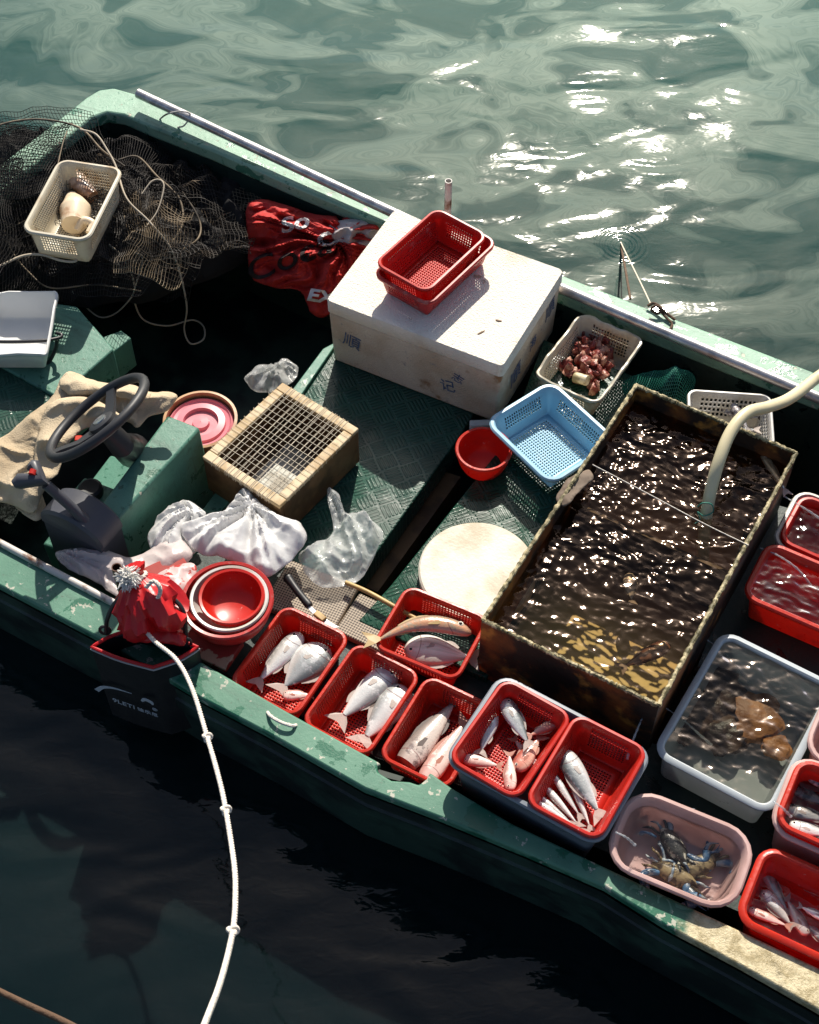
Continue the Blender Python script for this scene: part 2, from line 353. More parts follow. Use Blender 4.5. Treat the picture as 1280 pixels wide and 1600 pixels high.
# ------------------------------------------------------------------ the boat
GZ, DECK, SHELF, HOLD = .35, .21, .235, -.30
B0 = np.array([0., 2.7, 0.]); BA = math.radians(-29.5)
boat = thing('fishing_boat', 'open green fishing boat floating on the harbour water, laden with baskets', 'boat', B0, BA)
def px(l, z): return [P(x, y, z) for x, y in l]
far_out = [(1700, 738), (1280, 584), (1050, 496), (885, 432), (605, 322), (400, 232), (260, 167), (214, 147), (178, 137), (155, 140), (135, 152), (95, 184), (0, 257), (-140, 365)]
far_in = [(-70, 365), (30, 276), (126, 198), (144, 183), (167, 175), (193, 179), (232, 196), (330, 234), (450, 287), (590, 346), (885, 462), (1010, 516), (1280, 624), (1700, 790)]
near_out = [(-420, 690), (0, 915), (180, 1010), (315, 1091), (420, 1146), (570, 1232), (690, 1278), (830, 1336), (945, 1386), (1040, 1446), (1160, 1510), (1280, 1578), (1620, 1780)]
near_in = [(1700, 1730), (1280, 1512), (1145, 1448), (945, 1354), (800, 1286), (705, 1230), (672, 1206), (667, 1216), (655, 1226), (640, 1221), (612, 1219), (592, 1207), (589, 1197), (596, 1193), (588, 1188), (450, 1112), (315, 1034), (180, 946), (0, 846), (-380, 640)]
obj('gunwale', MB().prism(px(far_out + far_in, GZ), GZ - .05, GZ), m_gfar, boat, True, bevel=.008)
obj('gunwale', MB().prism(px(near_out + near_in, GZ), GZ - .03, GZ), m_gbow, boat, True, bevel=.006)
outer = px(far_out + near_out, GZ); inner = px(far_in[:-1] + near_in[:5] + [(690, 1226), (590, 1200)] + near_in[14:], GZ)
C = sum(outer) / len(outer)
def ringz(poly, z, s=1.): return np.array([((q[0] - C[0]) * s + C[0], (q[1] - C[1]) * s + C[1], z) for q in poly])
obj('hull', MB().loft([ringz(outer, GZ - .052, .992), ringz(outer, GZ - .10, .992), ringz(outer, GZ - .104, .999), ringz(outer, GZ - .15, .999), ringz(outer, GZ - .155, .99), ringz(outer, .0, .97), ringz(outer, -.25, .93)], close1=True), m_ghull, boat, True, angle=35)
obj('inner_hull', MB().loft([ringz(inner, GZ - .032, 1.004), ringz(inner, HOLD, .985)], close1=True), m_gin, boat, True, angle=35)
# decks (all in picture corners at their own level)
obj('tread_deck', MB().prism(px([(530, 535), (600, 425), (830, 515), (705, 700), (520, 960), (300, 880)], DECK), DECK - .09, DECK), m_tread, boat, True, bevel=.004)
obj('deck_edge', MB().prism(px([(505, 548), (528, 536), (300, 872), (270, 862)], DECK), DECK - .05, DECK + .010), m_gdeck, boat, True, bevel=.003)
obj('tread_deck', MB().prism(px([(790, 690), (850, 530), (1010, 595), (760, 1060), (560, 970), (610, 915)], DECK + .05), DECK - .05, DECK + .05), m_tread2, boat, True, bevel=.004)
obj('channel_board', MB().prism(px([(690, 735), (720, 745), (590, 925), (562, 912)], .10), 0, .10), m_woodd, boat, True)
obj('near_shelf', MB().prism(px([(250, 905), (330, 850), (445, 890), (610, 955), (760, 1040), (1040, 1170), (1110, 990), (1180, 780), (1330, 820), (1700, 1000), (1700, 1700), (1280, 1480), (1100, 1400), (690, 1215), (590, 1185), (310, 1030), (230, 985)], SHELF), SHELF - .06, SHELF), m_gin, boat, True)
# stern decks on the left, with a step and a groove
obj('stern_deck', MB().prism(px([(-160, 470), (10, 545), (60, 470), (120, 478), (178, 545), (92, 622), (-20, 560), (-160, 520)], .24), .02, .24), m_gdeck, boat, True, bevel=.006)
obj('stern_deck', MB().prism(px([(-160, 570), (0, 560), (92, 604), (30, 700), (-160, 720)], .23), .0, .23), m_tread, boat, True, bevel=.006)
obj('stern_step', MB().prism(px([(150, 530), (190, 516), (205, 528), (175, 552)], .15), .02, .15), m_gdeck, boat, True, bevel=.004)
obj('rub_rail', MB().tube(catmull(px([(-330, 672), (0, 848), (60, 880), (185, 946)], GZ + .006)), .010, 10), m_rustpipe, boat, True)
hk = catmull([P(*q) for q in ((418, 1113, GZ), (424, 1120, GZ + .012), (440, 1129, GZ + .016), (456, 1134, GZ + .012), (463, 1133, GZ))])
obj('rope_loop', MB().tube(hk, .0045, 8), m_rope, boat, True)
def post(name, xy, zb, top, r, mat):
    b = P(*xy, zb)
    mb = MB(); th = 16
    mb.lathe([(r * .8, top - zb - .12), (r * .8, top - zb), (r, top - zb), (r, 0), (0.002, 0)], th, c=b)
    return obj(name, mb, mat, boat, True)
post('upright_pipe', (698, 392), GZ, .635, .011, m_rustpipe)
post('upright_pipe', (205, 965), GZ, .585, .013, PM('dark_rust_pipe', (.07, .028, .015), .4, col2=(.03, .015, .01), metal=.3))
# steering console with wheel and throttle
CZ = .40
top_ = px([(313, 668), (183, 813), (150, 798), (262, 648)], CZ)
def dz(q, z, du=0., dv=0.): return np.array([q[0] + math.cos(BA) * du - math.sin(BA) * dv, q[1] + math.sin(BA) * du + math.cos(BA) * dv, z])
prof_ = [[(0, 0, CZ), (.015, 0, -.1), (-.30, 0, -.1), (-.24, 0, .26), (-.17, 0, .30)]]
far_, near_ = (top_[0], top_[3]), (top_[1], top_[2])
def side_(e): return np.array([e[0], dz(e[0], -.1, .015), dz(e[1], -.1, -.26), dz(e[1], .05, -.27), dz(e[1], .12, -.02), e[1]])
console = obj('steering_console', MB().loft([side_(far_), side_(near_)], True, True), m_gdeck, boat, True, bevel=.008)
wc = P(152, 652, .62); nrm = Vector((-.6 * .87, .6 * .49, .75)).normalized()
R = nrm.to_track_quat('Z', 'Y').to_matrix(); Ra = np.array(R)
def loc2w(l): return np.array(l, float) @ Ra.T + wc
mb = MB(); th = np.linspace(0, 2 * math.pi, 49)[:-1]
mb.tube(loc2w(np.stack([.155 * np.cos(th), .155 * np.sin(th), 0 * th], 1)), .0135, 12, closed=True)
for a in (90, 210, 330):
    ca, sa = math.cos(math.radians(a)), math.sin(math.radians(a)); pr = np.array([-sa, ca, 0])
    G = [np.array([ca, sa, 0]) * r + np.array([0, 0, z]) for r, z in ((.03, -.028), (.08, -.024), (.125, -.008), (.152, 0))]
    rings = []
    for q, wd in zip(G, (.024, .016, .013, .015)): rings.append(loc2w([q + pr * wd + [0, 0, .005], q - pr * wd + [0, 0, .005], q - pr * wd - [0, 0, .006], q + pr * wd - [0, 0, .006]]))
    mb.loft(rings, True, True)
mb.add(loc2w(np.concatenate([np.stack([r * np.cos(th), r * np.sin(th), 0 * th + z], 1) for r, z in ((.036, -.045), (.040, -.03), (.038, -.014), (.030, -.010))])), [(i * 48 + j, i * 48 + (j + 1) % 48, (i + 1) * 48 + (j + 1) % 48, (i + 1) * 48 + j) for i in range(3) for j in range(48)] + [tuple(range(144, 192))])
obj('steering_wheel', mb, m_wheel, console, True, angle=50)
mb = MB(); mb.add(loc2w(np.concatenate([np.stack([r * np.cos(th), r * np.sin(th), 0 * th + z], 1) for r, z in ((.020, -.011), (.019, -.007), (.008, -.006))])), [(i * 48 + j, i * 48 + (j + 1) % 48, (i + 1) * 48 + (j + 1) % 48, (i + 1) * 48 + j) for i in range(2) for j in range(48)] + [tuple(range(96, 144))])
obj('wheel_badge', mb, m_steel, console, True)
base = P(205, 694, CZ - .08); obj('steering_column', MB().tube([wc - np.array(nrm) * .03, wc - np.array(nrm) * .10, base - [0, 0, .03]], [.028, .034, .05], 18), m_black, console, True)
obj('instrument_shelf', MB().prism(px([(153, 800), (180, 764), (132, 746), (102, 780)], CZ - .10), .1, CZ - .10), m_gdeck, boat, True, bevel=.004)
kp = P(143, 770, CZ - .10); obj('instrument', MB().lathe([(.034, 0), (.034, .022), (.026, .028), (.004, .026)], 24, close1=True, c=kp), m_black, console, True)
# throttle: a half-round housing and a lever with a red button
tb = P(128, 815, .38); ax = np.array([math.cos(BA), math.sin(BA), 0]); ay = np.array([-ax[1], ax[0], 0])
mb = MB(); tt = np.linspace(0, math.pi, 22); prof = [ax * .105 * math.cos(a) + np.array([0, 0, .075 * math.sin(a)]) for a in tt]
mb.loft([np.array([tb + p_ * s + ay * d for p_ in prof]) for s, d in ((.9, -.05), (1, -.042), (1, .042), (.9, .05))], True, True)
mb.box(tb + [0, 0, -.12], (.19, .09, .24), rot=np.stack([ax, ay, [0, 0, 1]], 1))
thr = obj('throttle_box', mb, m_dkgrey, console, True)
lv = [P(150, 832, .40), P(118, 798, .47), P(72, 757, .56)]
obj('throttle_lever', MB().tube(catmull(lv, 4), [.016] * 4 + [.014] * 5, 10), m_dkgrey, console, True)
g0 = P(66, 748, .575); g1 = P(96, 736, .585)
obj('lever_grip', MB().tube([P(22, 757, .565), P(30, 752, .57), g0, P(52, 727, .59), P(48, 724, .592)], [.012, .021, .023, .02, .012], 12), m_dkgrey, console, True)
obj('lever_button', MB().tube([P(50, 742, .595), P(53, 735, .597)], .010, 10), plastic('button_red', (.6, .03, .02)), console, True)
obj('key_tag', MB().box(P(127, 685, .46), (.035, .02, .006)), plastic('tag_red', (.7, .05, .02)), console, True, bevel=.003)

# the sea, one sheet with the boat's waterline cut out of it
hole = ringz(outer, 0, .96)
big = [(-300, -300, 0), (300, -300, 0), (300, 300, 0), (-300, 300, 0)]
tri = tessellate_polygon([[Vector(q) for q in big], [Vector(q) for q in hole]])
sea = obj('water', MB().add(big + [tuple(q) for q in hole], tri), m_sea, angle=0)
for p_ in sea.data.polygons:
    if p_.normal.z < 0: p_.flip()
tag(sea, None, None, kind='structure')
# ------------------------------------------------------------------ baskets and tubs
def cols(length, cell, margin=.012, duty=.6):
    n = max(1, int((length - 2 * margin) / cell)); m = (1 - n * cell / length) / 2
    pos = [0., m]; fl = [False]; c = cell / length
    for i in range(n):
        pos += [m + (i + duty) * c, m + (i + 1) * c]; fl += [True, False]
    pos[-1] = 1 - m; pos.append(1.); fl.append(False)
    return pos, fl
def rr(L, W, r, cx, cy, nc=5):
    r = min(r, L / 2 - .001, W / 2 - .001)
    x, y = L / 2 - r, W / 2 - r; pts = []; fl = []
    sides = [((-x, -W / 2), (x, -W / 2), cx, (x, -y), -90), ((L / 2, -y), (L / 2, y), cy, (x, y), 0),
             ((x, W / 2), (-x, W / 2), cx, (-x, y), 90), ((-L / 2, y), (-L / 2, -y), cy, (-x, -y), 180)]
    for a, b, (pos, f), cc, a0 in sides:
        a, b = np.array(a), np.array(b)
        for i, t in enumerate(pos): pts.append(a + (b - a) * t); fl.append(f[i] if i < len(f) else False)
        for q in range(1, nc):
            an = math.radians(a0 + 90 * q / nc); pts.append(np.array(cc) + r * np.array([math.cos(an), math.sin(an)]))
            fl.append(False)
    return np.array(pts), fl
def tray_mesh(L, W, H, taper=.018, r=.03, lip=.012, cell=0., rows=6, floor=True, z0=.25, z1=.82, lipdrop=.010, thick_lip=False, floor_cell=None, wob=0., seed=0, base_r=None):
    """lofted basket / tub: rolled lip, tapering wall (with real slots when cell > 0), slotted floor"""
    if cell: cx, cy = cols(L - 2 * r, cell), cols(W - 2 * r, cell)
    else: cx = cy = ([0., .25, .5, .75, 1.], [False] * 4)
    prof = [(lip * .9, H - lipdrop, 0), (lip, H - lipdrop * .35, 0), (lip * .75, H, 0), (lip * .25, H + .0005, 0), (0., H - .003, 0)]
    zs = [H * z1]; hf = []
    if cell:
        st = H * (z1 - z0) / rows
        for q in range(rows): zs += [H * z1 - q * st - st * .68, H * z1 - (q + 1) * st]; hf += [1, 0]
    prof.append((-taper * (1 - z1) , zs[0], 0))
    for z, h in zip(zs[1:], hf): prof.append((-taper * (1 - z / H), z, h))
    prof += [(-taper * .95, H * .07, 0), (-taper - .004, .002, 0), (-taper - .014, .001, 0)]
    rings = []; R = random.Random(seed)
    for i, (o, z, h) in enumerate(prof):
        t = 1 - z / H; rad = r + o if base_r is None else r + (base_r - r) * t + o
        p, fl = rr(L + 2 * o, W + 2 * o, max(.006, rad), cx, cy)
        zz = np.full(len(p), z)
        if wob and i < 6: zz = zz + np.array([wob * (noise.noise(Vector((q[0] * 22 + seed, q[1] * 22, seed)))) for q in p])
        rings.append(np.concatenate([p, zz[:, None]], 1))
    mb = MB(); mb.loft(rings, skip=(lambda i, q: cell and prof[i + 1][2] and fl[q]), close1=(not floor))
    if floor:
        Lb, Wb = L - 2 * taper - .010, W - 2 * taper - .010; fc = floor_cell or cell or .011
        px_, fx = cols(Lb, fc, .014, .55); py_, fy = cols(Wb, fc, .014, .55)
        X = (np.array(px_) - .5) * Lb; Y = (np.array(py_) - .5) * Wb
        V = [(x, y, .003) for y in Y for x in X]; n = len(X)
        F = [(j * n + i, j * n + i + 1, (j + 1) * n + i + 1, (j + 1) * n + i) for j in range(len(Y) - 1) for i in range(n - 1) if not (fx[i] and fy[j])]
        mb.add(V, F)
    return mb
def tray(name, label, cat, corners, zr, H, mat, group=None, tilt=None, th=.0022, grow=(0, 0), **kw):
    c, a, L, W = rect(*corners, zr) if len(corners) == 4 else corners
    L += grow[0]; W += grow[1]
    lip = kw.get('lip', .012)
    m = None
    o = thing(name, label, cat, (c[0], c[1], zr - H), a, group)
    if tilt: o.rotation_euler = (tilt[0], tilt[1], a)
    obj('basket_shell' if kw.get('cell') else 'tub_shell', tray_mesh(L - 2 * lip, W - 2 * lip, H, **kw), mat, o, solid=th, angle=38)
    return o, L, W
def ripples(p, seed, rms, k1=24., k2=50., aniso=(1, 1.5)):
    """height of choppy water; scaled afterwards to the wanted slope"""
    q = Vector((p[0] * aniso[0], p[1] * aniso[1], seed))
    wv_ = Vector((noise.noise(q * 6 + Vector((1, 5, 2))), noise.noise(q * 6 + Vector((7, 2, 9))), 0)) * .035
    q = q + wv_
    return noise.noise(q * k1) / k1 + 1.15 * noise.noise(q * k2 + Vector((4, 4, 4))) / k2 + .7 * noise.noise(q * 95 + Vector((2, 8, 3))) / 95
def water_in(parent, L, W, z, mat, r=.03, inset=.012, rms=.13, res=.0042, seed=1., calm=None):
    L, W = L - 2 * inset, W - 2 * inset; nx, ny = int(L / res) + 2, int(W / res) + 2
    G = np.zeros((ny, nx, 3))
    for j in range(ny):
        for i in range(nx):
            x, y = (i / (nx - 1) - .5) * L, (j / (ny - 1) - .5) * W
            cx_, cy_ = np.clip(x, -(L / 2 - r), L / 2 - r), np.clip(y, -(W / 2 - r), W / 2 - r)
            d = math.hypot(x - cx_, y - cy_)
            if d > r: x, y = cx_ + (x - cx_) * r / d, cy_ + (y - cy_) * r / d
            h_ = ripples((x, y), seed, rms)
            if calm: h_ *= calm(x, y)
            G[j, i] = (x, y, h_)
    sl = np.sqrt(np.mean((np.diff(G[:, :, 2], axis=1) / (L / (nx - 1))) ** 2) + np.mean((np.diff(G[:, :, 2], axis=0) / (W / (ny - 1))) ** 2))
    G[:, :, 2] = G[:, :, 2] * rms / sl + z
    return obj('water', MB().grid(G), mat, parent, angle=180, up=True, fixn=False)

GRB = 'red baskets of fish along the near gunwale'
RB = dict(cell=.0085, rows=7, r=.026, lip=.010, taper=.014)
def redbasket(label, corners, zr, H=.09, group=GRB, mat=None, **kw):
    d = dict(RB); d.update(kw)
    return tray('red_basket', label, 'basket', corners, zr, H, mat or m_red, group, **d)
# near row, left to right
redbasket('red slotted basket beside the round basin, one slim and one round silver fish inside', [(447, 944), (548, 992), (464, 1124), (352, 1066)], .325)
redbasket('red slotted basket with two pale whole fish, left of the broken gunwale piece', [(560, 1004), (661, 1052), (574, 1184), (464, 1127)], .325)
redbasket('red slotted basket at the broken piece of gunwale, with two mottled headless fish', [(671, 1052), (772, 1104), (702, 1236), (586, 1182)], .33)
redbasket('red slotted basket against the round cutting board, an arched brown fish lying over its rim', [(639, 911), (752, 962), (722, 1082), (586, 998)], .335)
# grey tub with two baskets
tray('storage_tub', 'deep grey tub at the near gunwale, two red baskets side by side inside', 'tub', [(785, 1054), (1020, 1172), (938, 1328), (690, 1186)], .435, .197, m_grey, r=.03, lip=.012, taper=.028, floor=False, th=.004)
redbasket('red basket in the grey tub with seven small silver and rosy fish', [(790, 1060), (894, 1113), (811, 1258), (697, 1181)], .452, .10, cell=.0075, rows=8, mat=m_red2, taper=.026)
redbasket('red basket in the grey tub with thin white fish and falling water', [(901, 1113), (1016, 1170), (936, 1316), (817, 1252)], .454, .10, cell=.0075, rows=8, mat=m_red2, taper=.026)
# two empty ones nested on the foam box
GRE = 'empty red baskets nested on the foam box'
BXT = .475
redbasket('lower of two nested empty red baskets on the foam box, only its flared rim showing', [(692, 330), (779, 378), (672, 478), (578, 428)], BXT + .085, .083, GRE, cell=.0085, rows=5, mat=m_redworn, taper=.02)
redbasket('upper of two nested empty red baskets on the foam box, slotted floor showing', [(682, 322), (764, 368), (668, 458), (583, 412)], BXT + .112, .098, GRE, cell=.0085, rows=7, taper=.018, mat=m_red2)
# others
tray('blue_basket', 'light blue perforated basket between foam box and steel tank', 'basket', [(868, 592), (950, 680), (864, 778), (764, 650)], .37, .085, m_blue, r=.032, lip=.014, taper=.026, cell=.0085, rows=4, z0=.3, z1=.8)
tray('shell_basket', 'cream slotted basket with a torn rim, full of red shells beside the foam box', 'basket', [(902, 484), (1003, 528), (936, 642), (845, 582)], .345, .12, m_cream, r=.022, lip=.008, taper=.022, cell=.0095, rows=6, wob=.012, seed=3)
tray('white_basket', 'white slotted basket with grey fish behind the far wall of the tank', 'basket', [(1085, 606), (1192, 618), (1225, 700), (1065, 690)], .34, .12, m_white, r=.02, lip=.008, taper=.02, cell=.0125, rows=4)
tray('catch_basket', 'stained cream basket sitting on the heap of black net with squid scraps inside', 'basket', [(85, 250), (190, 258), (139, 388), (43, 352)], .47, .12, m_cream, r=.028, lip=.012, taper=.012, cell=.0085, rows=6)
tray('pale_tray', 'white tray with a wavy rim by the black cable at the stern', 'tray', [(-60, 458), (100, 455), (64, 545), (-90, 560)], .34, .09, PM('foam_tray', (.74, .74, .72), .5, trans=.1), r=.012, lip=.004, taper=.02, floor=False, wob=.022, seed=8, th=.005)
# tubs with running water on the right
def tub(label, corners, zr, H, mat, wz, wmat, r=.04, rms=.16, **kw):
    o, L, W = tray('water_tub', label, 'tub', corners, zr, H, mat, None, floor=False, th=.003, r=r, **kw)
    water_in(o, L, W, wz, wmat, r=r, rms=rms, seed=corners[0][0] * .37)
    return o
GW = 'tubs of running water beside the tank'
JT = tub('large grey rectangular tub of clear water with orange shellfish beside the tank', [(1128, 982), (1318, 1074), (1199, 1268), (1018, 1180)], .38, .143, m_lgrey, .134, m_tubw, r=.028, lip=.016, taper=.012)
tub('red water tub in a white outer tub by the tank right end', [(1252, 765), (1400, 835), (1365, 915), (1219, 842)], .345, .09, m_red2, .07, m_redw, r=.03, lip=.012)
tray('white_tub', 'white tub whose rounded corner shows behind the farthest red water tub', 'tub', [(1246, 757), (1412, 832), (1372, 925), (1208, 848)], .335, .08, m_white, r=.035, lip=.012, floor=False, taper=.02)
LT = tub('red water tub in front of the one with white outer tub, above the grey tub', [(1200, 838), (1372, 920), (1338, 1012), (1161, 930)], .37, .13, m_red, .105, m_redw, r=.03, lip=.014)
tray('pink_tub', 'pale pink tub barely in view at the right of the large grey tub', 'tub', [(1290, 1065), (1410, 1120), (1372, 1235), (1260, 1175)], .39, .15, m_pinkt, r=.05, lip=.012, floor=False)
tub('shallow pale pink tub holding blue swimming crabs, standing by the bare end of the gunwale', [(985, 1221), (1190, 1310), (1142, 1428), (940, 1350)], .385, .095, m_pinkt, .072, clearwater('crab_water', (.97, .96, .95), .0004, 60, .0, 10, ior=1.3), rms=.05, r=.062, lip=.012, taper=.03)
tray('pink_tub', 'pale pink tub with a red tub of dark striped fish standing in it', 'tub', [(1243, 1172), (1420, 1250), (1375, 1372), (1198, 1298)], .40, .163, m_pinkt, r=.045, lip=.012, floor=False)
tub('red tub set in a pale pink one, with dark striped fish in water', [(1252, 1180), (1410, 1250), (1372, 1358), (1205, 1288)], .415, .12, m_red, .06, m_redw, r=.032, lip=.012)
tub('red tub in the lower right corner heaped with slim white fish', [(1192, 1314), (1390, 1405), (1345, 1530), (1147, 1438)], .372, .135, m_red, .06, m_redw, r=.032, lip=.016)

# round things
def bowl(name, label, cat, cpx, zr, R, H, rb, mat, rim=.006, part='bowl_shell', group=None):
    c = P(*cpx, zr); o = thing(name, label, cat, (c[0], c[1], zr - H), 0, group)
    pr = [(R, H - rim), (R + rim * .6, H - rim * .4), (R + rim * .3, H), (R - rim * .5, H - .001)]
    for t in np.linspace(.12, 1, 7): pr.append((rb + (R - rb) * math.cos(t * math.pi / 2) ** .8 if t < 1 else rb * .97, H * (1 - t) ** 1.15 + .002))
    obj(part, MB().lathe(pr, 56, close1=True), mat, o, solid=.0028, angle=45)
    return o
bowl('red_basin', 'wide red basin holding a white ring and a smaller red bowl, by the red bundle', 'basin', (355, 936), .405, .114, .085, .085, m_redworn, rim=.008)
bowl('white_bowl', 'white bowl whose rim shows between the wide red basin and the small bowl inside', 'bowl', (358, 934), .407, .097, .072, .06, m_white)
bowl('red_bowl', 'small red bowl nested in the wide red basin', 'bowl', (362, 931), .409, .081, .058, .05, m_red2)
bowl('red_bowl', 'red bowl in shade standing alone beside the blue basket', 'bowl', (756, 701), .335, .076, .085, .048, m_red)
c = P(746, 890, .30); cb = thing('cutting_board', 'round white cutting board with scratches lying beside the tank', 'cutting board', (c[0], c[1], .26), .4)
obj('board_disc', MB().lathe([(.150, 0), (.158, .005), (.159, .035), (.154, .0395), (.001, .040)], 72, close0=True), m_board, cb, angle=40)
# bucket with pink lid
c = P(313, 655, .30); bk = thing('pink_bucket', 'round bucket with pink ringed lid inside a brown rim, behind the console', 'bucket', (c[0], c[1], HOLD), 0)
Hb = .30 - HOLD
obj('bucket_wall', MB().lathe([(.085, 0), (.103, Hb - .01), (.107, Hb), (.101, Hb + .001), (.098, Hb - .03)], 48, close0=True), PM('brown_bucket', (.50, .30, .15), .5, col2=(.33, .15, .06), scale=9), bk, solid=.003)
lid = obj('lid', MB().lathe([(.097, Hb - .03), (.096, Hb - .018), (.088, Hb - .012), (.084, Hb - .018), (.074, Hb - .020), (.071, Hb - .012), (.052, Hb - .010), (.049, Hb - .022), (.026, Hb - .022), (.023, Hb - .012), (.001, Hb - .011)], 48), m_pink, bk)

# ------------------------------------------------------------------ foam box
c, a, L, W = rect((612, 323), (886, 427), (782, 568), (512, 474), BXT)
fb = thing('foam_box', 'big white foam fish box with lid and blue marks, two red baskets on top', 'box', (c[0], c[1], DECK), a)
hb = BXT - DECK
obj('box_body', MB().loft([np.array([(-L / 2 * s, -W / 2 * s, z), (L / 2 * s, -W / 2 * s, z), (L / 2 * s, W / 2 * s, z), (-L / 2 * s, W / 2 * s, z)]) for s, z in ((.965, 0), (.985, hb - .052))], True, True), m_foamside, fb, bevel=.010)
mb = MB()
p0, _ = rr(L, W, .015, ([0., 1.], [0]), ([0., 1.], [0]))
mb.loft([np.concatenate([p0 * s, np.full((len(p0), 1), z)], 1) for s, z in ((.985, hb - .050), (1., hb - .047), (1., hb - .006), (.992, hb))], True, True)
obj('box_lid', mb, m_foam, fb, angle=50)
def text(body, size, mat, parent, M4, shear=0., ext=.0004, name='lettering', bold=0.):
    cu = bpy.data.curves.new('t', 'FONT'); cu.body = body; cu.size = size; cu.shear = shear; cu.extrude = ext; cu.offset = bold
    cu.align_x = 'CENTER'; cu.align_y = 'CENTER'
    t = bpy.data.objects.new('t', cu); COL.objects.link(t); dg = bpy.context.evaluated_depsgraph_get()
    me = bpy.data.meshes.new_from_object(t.evaluated_get(dg)); bpy.data.objects.remove(t); bpy.data.curves.remove(cu)
    o = bpy.data.objects.new(name, me); COL.objects.link(o); me.materials.clear(); me.materials.append(mat)
    o.parent = parent; o.matrix_basis = M4
    return o
RX = Matrix.Rotation(math.pi / 2, 4, 'X')
front = lambda x, z, tw=0.: Matrix.Translation((x, -W / 2 * .984 - .0006, z)) @ RX @ Matrix.Rotation(tw, 4, 'Z')
text('順', .062, m_ink, fb, front(-L * .36, hb * .45, -.15), )
text('志', .040, m_ink, fb, front(L * .255, hb * .52, -.3)); text('记', .052, m_ink, fb, front(L * .20, hb * .33, .15))
side = lambda y, z, tw=0.: Matrix.Translation((L / 2 * .985 + .0006, y, z)) @ Matrix.Rotation(math.pi / 2, 4, 'Z') @ RX @ Matrix.Rotation(tw, 4, 'Z')
for y, z, s_, ch in ((-.10, .42, .075, '順'), (.02, .5, .05, '海'), (.14, .62, .07, '順')): text(ch, s_, m_ink, fb, side(y, hb * z, .1))
for x, y, sx, sy, rz_ in ((.20, -.06, .010, .004, .2), (.175, -.125, .014, .0035, 1.1)):
    o = obj('stain', MB().sphere((0, 0, 0), (sx, sy, .002)), m_woodd, fb); o.location = (x, y, hb + .0005); o.rotation_euler = (0, 0, rz_)

# ------------------------------------------------------------------ strung crate
CT = .37
c, a, L, W = rect((440, 596), (557, 668), (437, 797), (321, 712), CT)
cr = thing('strung_crate', 'wooden crate with cord woven to a grid across its open top', 'crate', (c[0], c[1], DECK + .01), a)
h = CT - DECK - .01; bw = .030
mb = MB()
for s in (-1, 1):
    mb.box((0, s * (W / 2 - .008), h * .47), (L - .002, .014, h * .94)); mb.box((s * (L / 2 - .008), 0, h * .47), (.014, W - .032, h * .94))
mb.box((0, 0, .006), (L - .034, W - .034, .010))
obj('crate_sides', mb, m_woodd, cr, bevel=.002)
for s in (-1, 1):
    obj('top_batten', MB().box((0, s * (W / 2 - bw / 2), h - .006), (L, bw, .014)), m_wood, cr, bevel=.003)
    obj('top_batten', MB().box((s * (L / 2 - bw / 2), 0, h - .006), (bw, W - 2 * bw - .001, .014)), m_wood, cr, bevel=.003)
mb = MB(); Rr = random.Random(4); zc = h + .0022
def strand(p, q):
    d = np.array(q) - np.array(p); e = d / np.linalg.norm(d)
    mb.tube([np.array(p) - [0, 0, .016], p, q, np.array(q) - [0, 0, .016]], .0007, 5)
n = 15
for i in range(n):
    x = (i - (n - 1) / 2) * (L - .075) / (n - 1); j1, j2 = (Rr.uniform(-.004, .004) for _ in '12')
    strand((x + j1, -W / 2 - .0015, zc), (x + j2, W / 2 + .0015, zc))
    if i % 2: strand((x + j1 + .005, -W / 2 - .0015, zc), (x + j2 - .006, W / 2 + .0015, zc))
n = 14
for i in range(n):
    y = (i - (n - 1) / 2) * (W - .085) / (n - 1); j1, j2 = (Rr.uniform(-.004, .004) for _ in '12')
    strand((-L / 2 - .0015, y + j1, zc + .002), (L / 2 + .0015, y + j2, zc + .002))
obj('cord_grid', mb, m_cordthin, cr)
obj('crate_liner', MB().box((.02, -.02, .014), (L * .55, W * .6, .004)), PM('pale_liner', (.55, .55, .48), .5, col2=(.25, .22, .16), scale=14), cr)
# ------------------------------------------------------------------ steel tank
TZ = .50
tc_ = [(995, 606), (1256, 707), (1022, 1100), (747, 968)]
c, a, L, W = rect(*tc_, TZ)
tk = thing('fish_tank', 'large rusty steel tank of brown water with live fish and a hose in it', 'tank', (c[0], c[1], .06), a)
h = TZ - .06; t = .008
mb = MB()
mb.box((0, -W / 2 + t / 2, h / 2), (L, t, h)); mb.box((0, W / 2 - t / 2, h / 2), (L, t, h))
mb.box((-L / 2 + t / 2, 0, h / 2), (t, W - 2 * t, h)); mb.box((L / 2 - t / 2, 0, h / 2), (t, W - 2 * t, h))
obj('tank_wall', mb, m_rust, tk)
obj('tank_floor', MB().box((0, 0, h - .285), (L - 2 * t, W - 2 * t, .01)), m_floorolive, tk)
mb = MB()
for p, q in (((-1, -1), (1, -1)), ((1, -1), (1, 1)), ((1, 1), (-1, 1)), ((-1, 1), (-1, -1))):
    a_, b_ = np.array([p[0] * (L / 2 - .003), p[1] * (W / 2 - .003), h]), np.array([q[0] * (L / 2 - .003), q[1] * (W / 2 - .003), h])
    pts = [a_ + (b_ - a_) * s + np.array([Rr.uniform(-.0012, .0012), Rr.uniform(-.0012, .0012), Rr.uniform(-.0015, .0015)]) for s in np.linspace(0, 1, 120)]
    mb.tube(pts, [.0058 + Rr.uniform(-.0012, .0014) for _ in pts], 8)
obj('tank_rim', mb, m_rim, tk)
water_in(tk, L - 2 * t, W - 2 * t, h - .058, m_tankw, r=.004, inset=.0, rms=.185, res=.004, seed=4.2, calm=lambda x, y: .62 + .38 * min(1, max(0, (y + .30) / .25)))
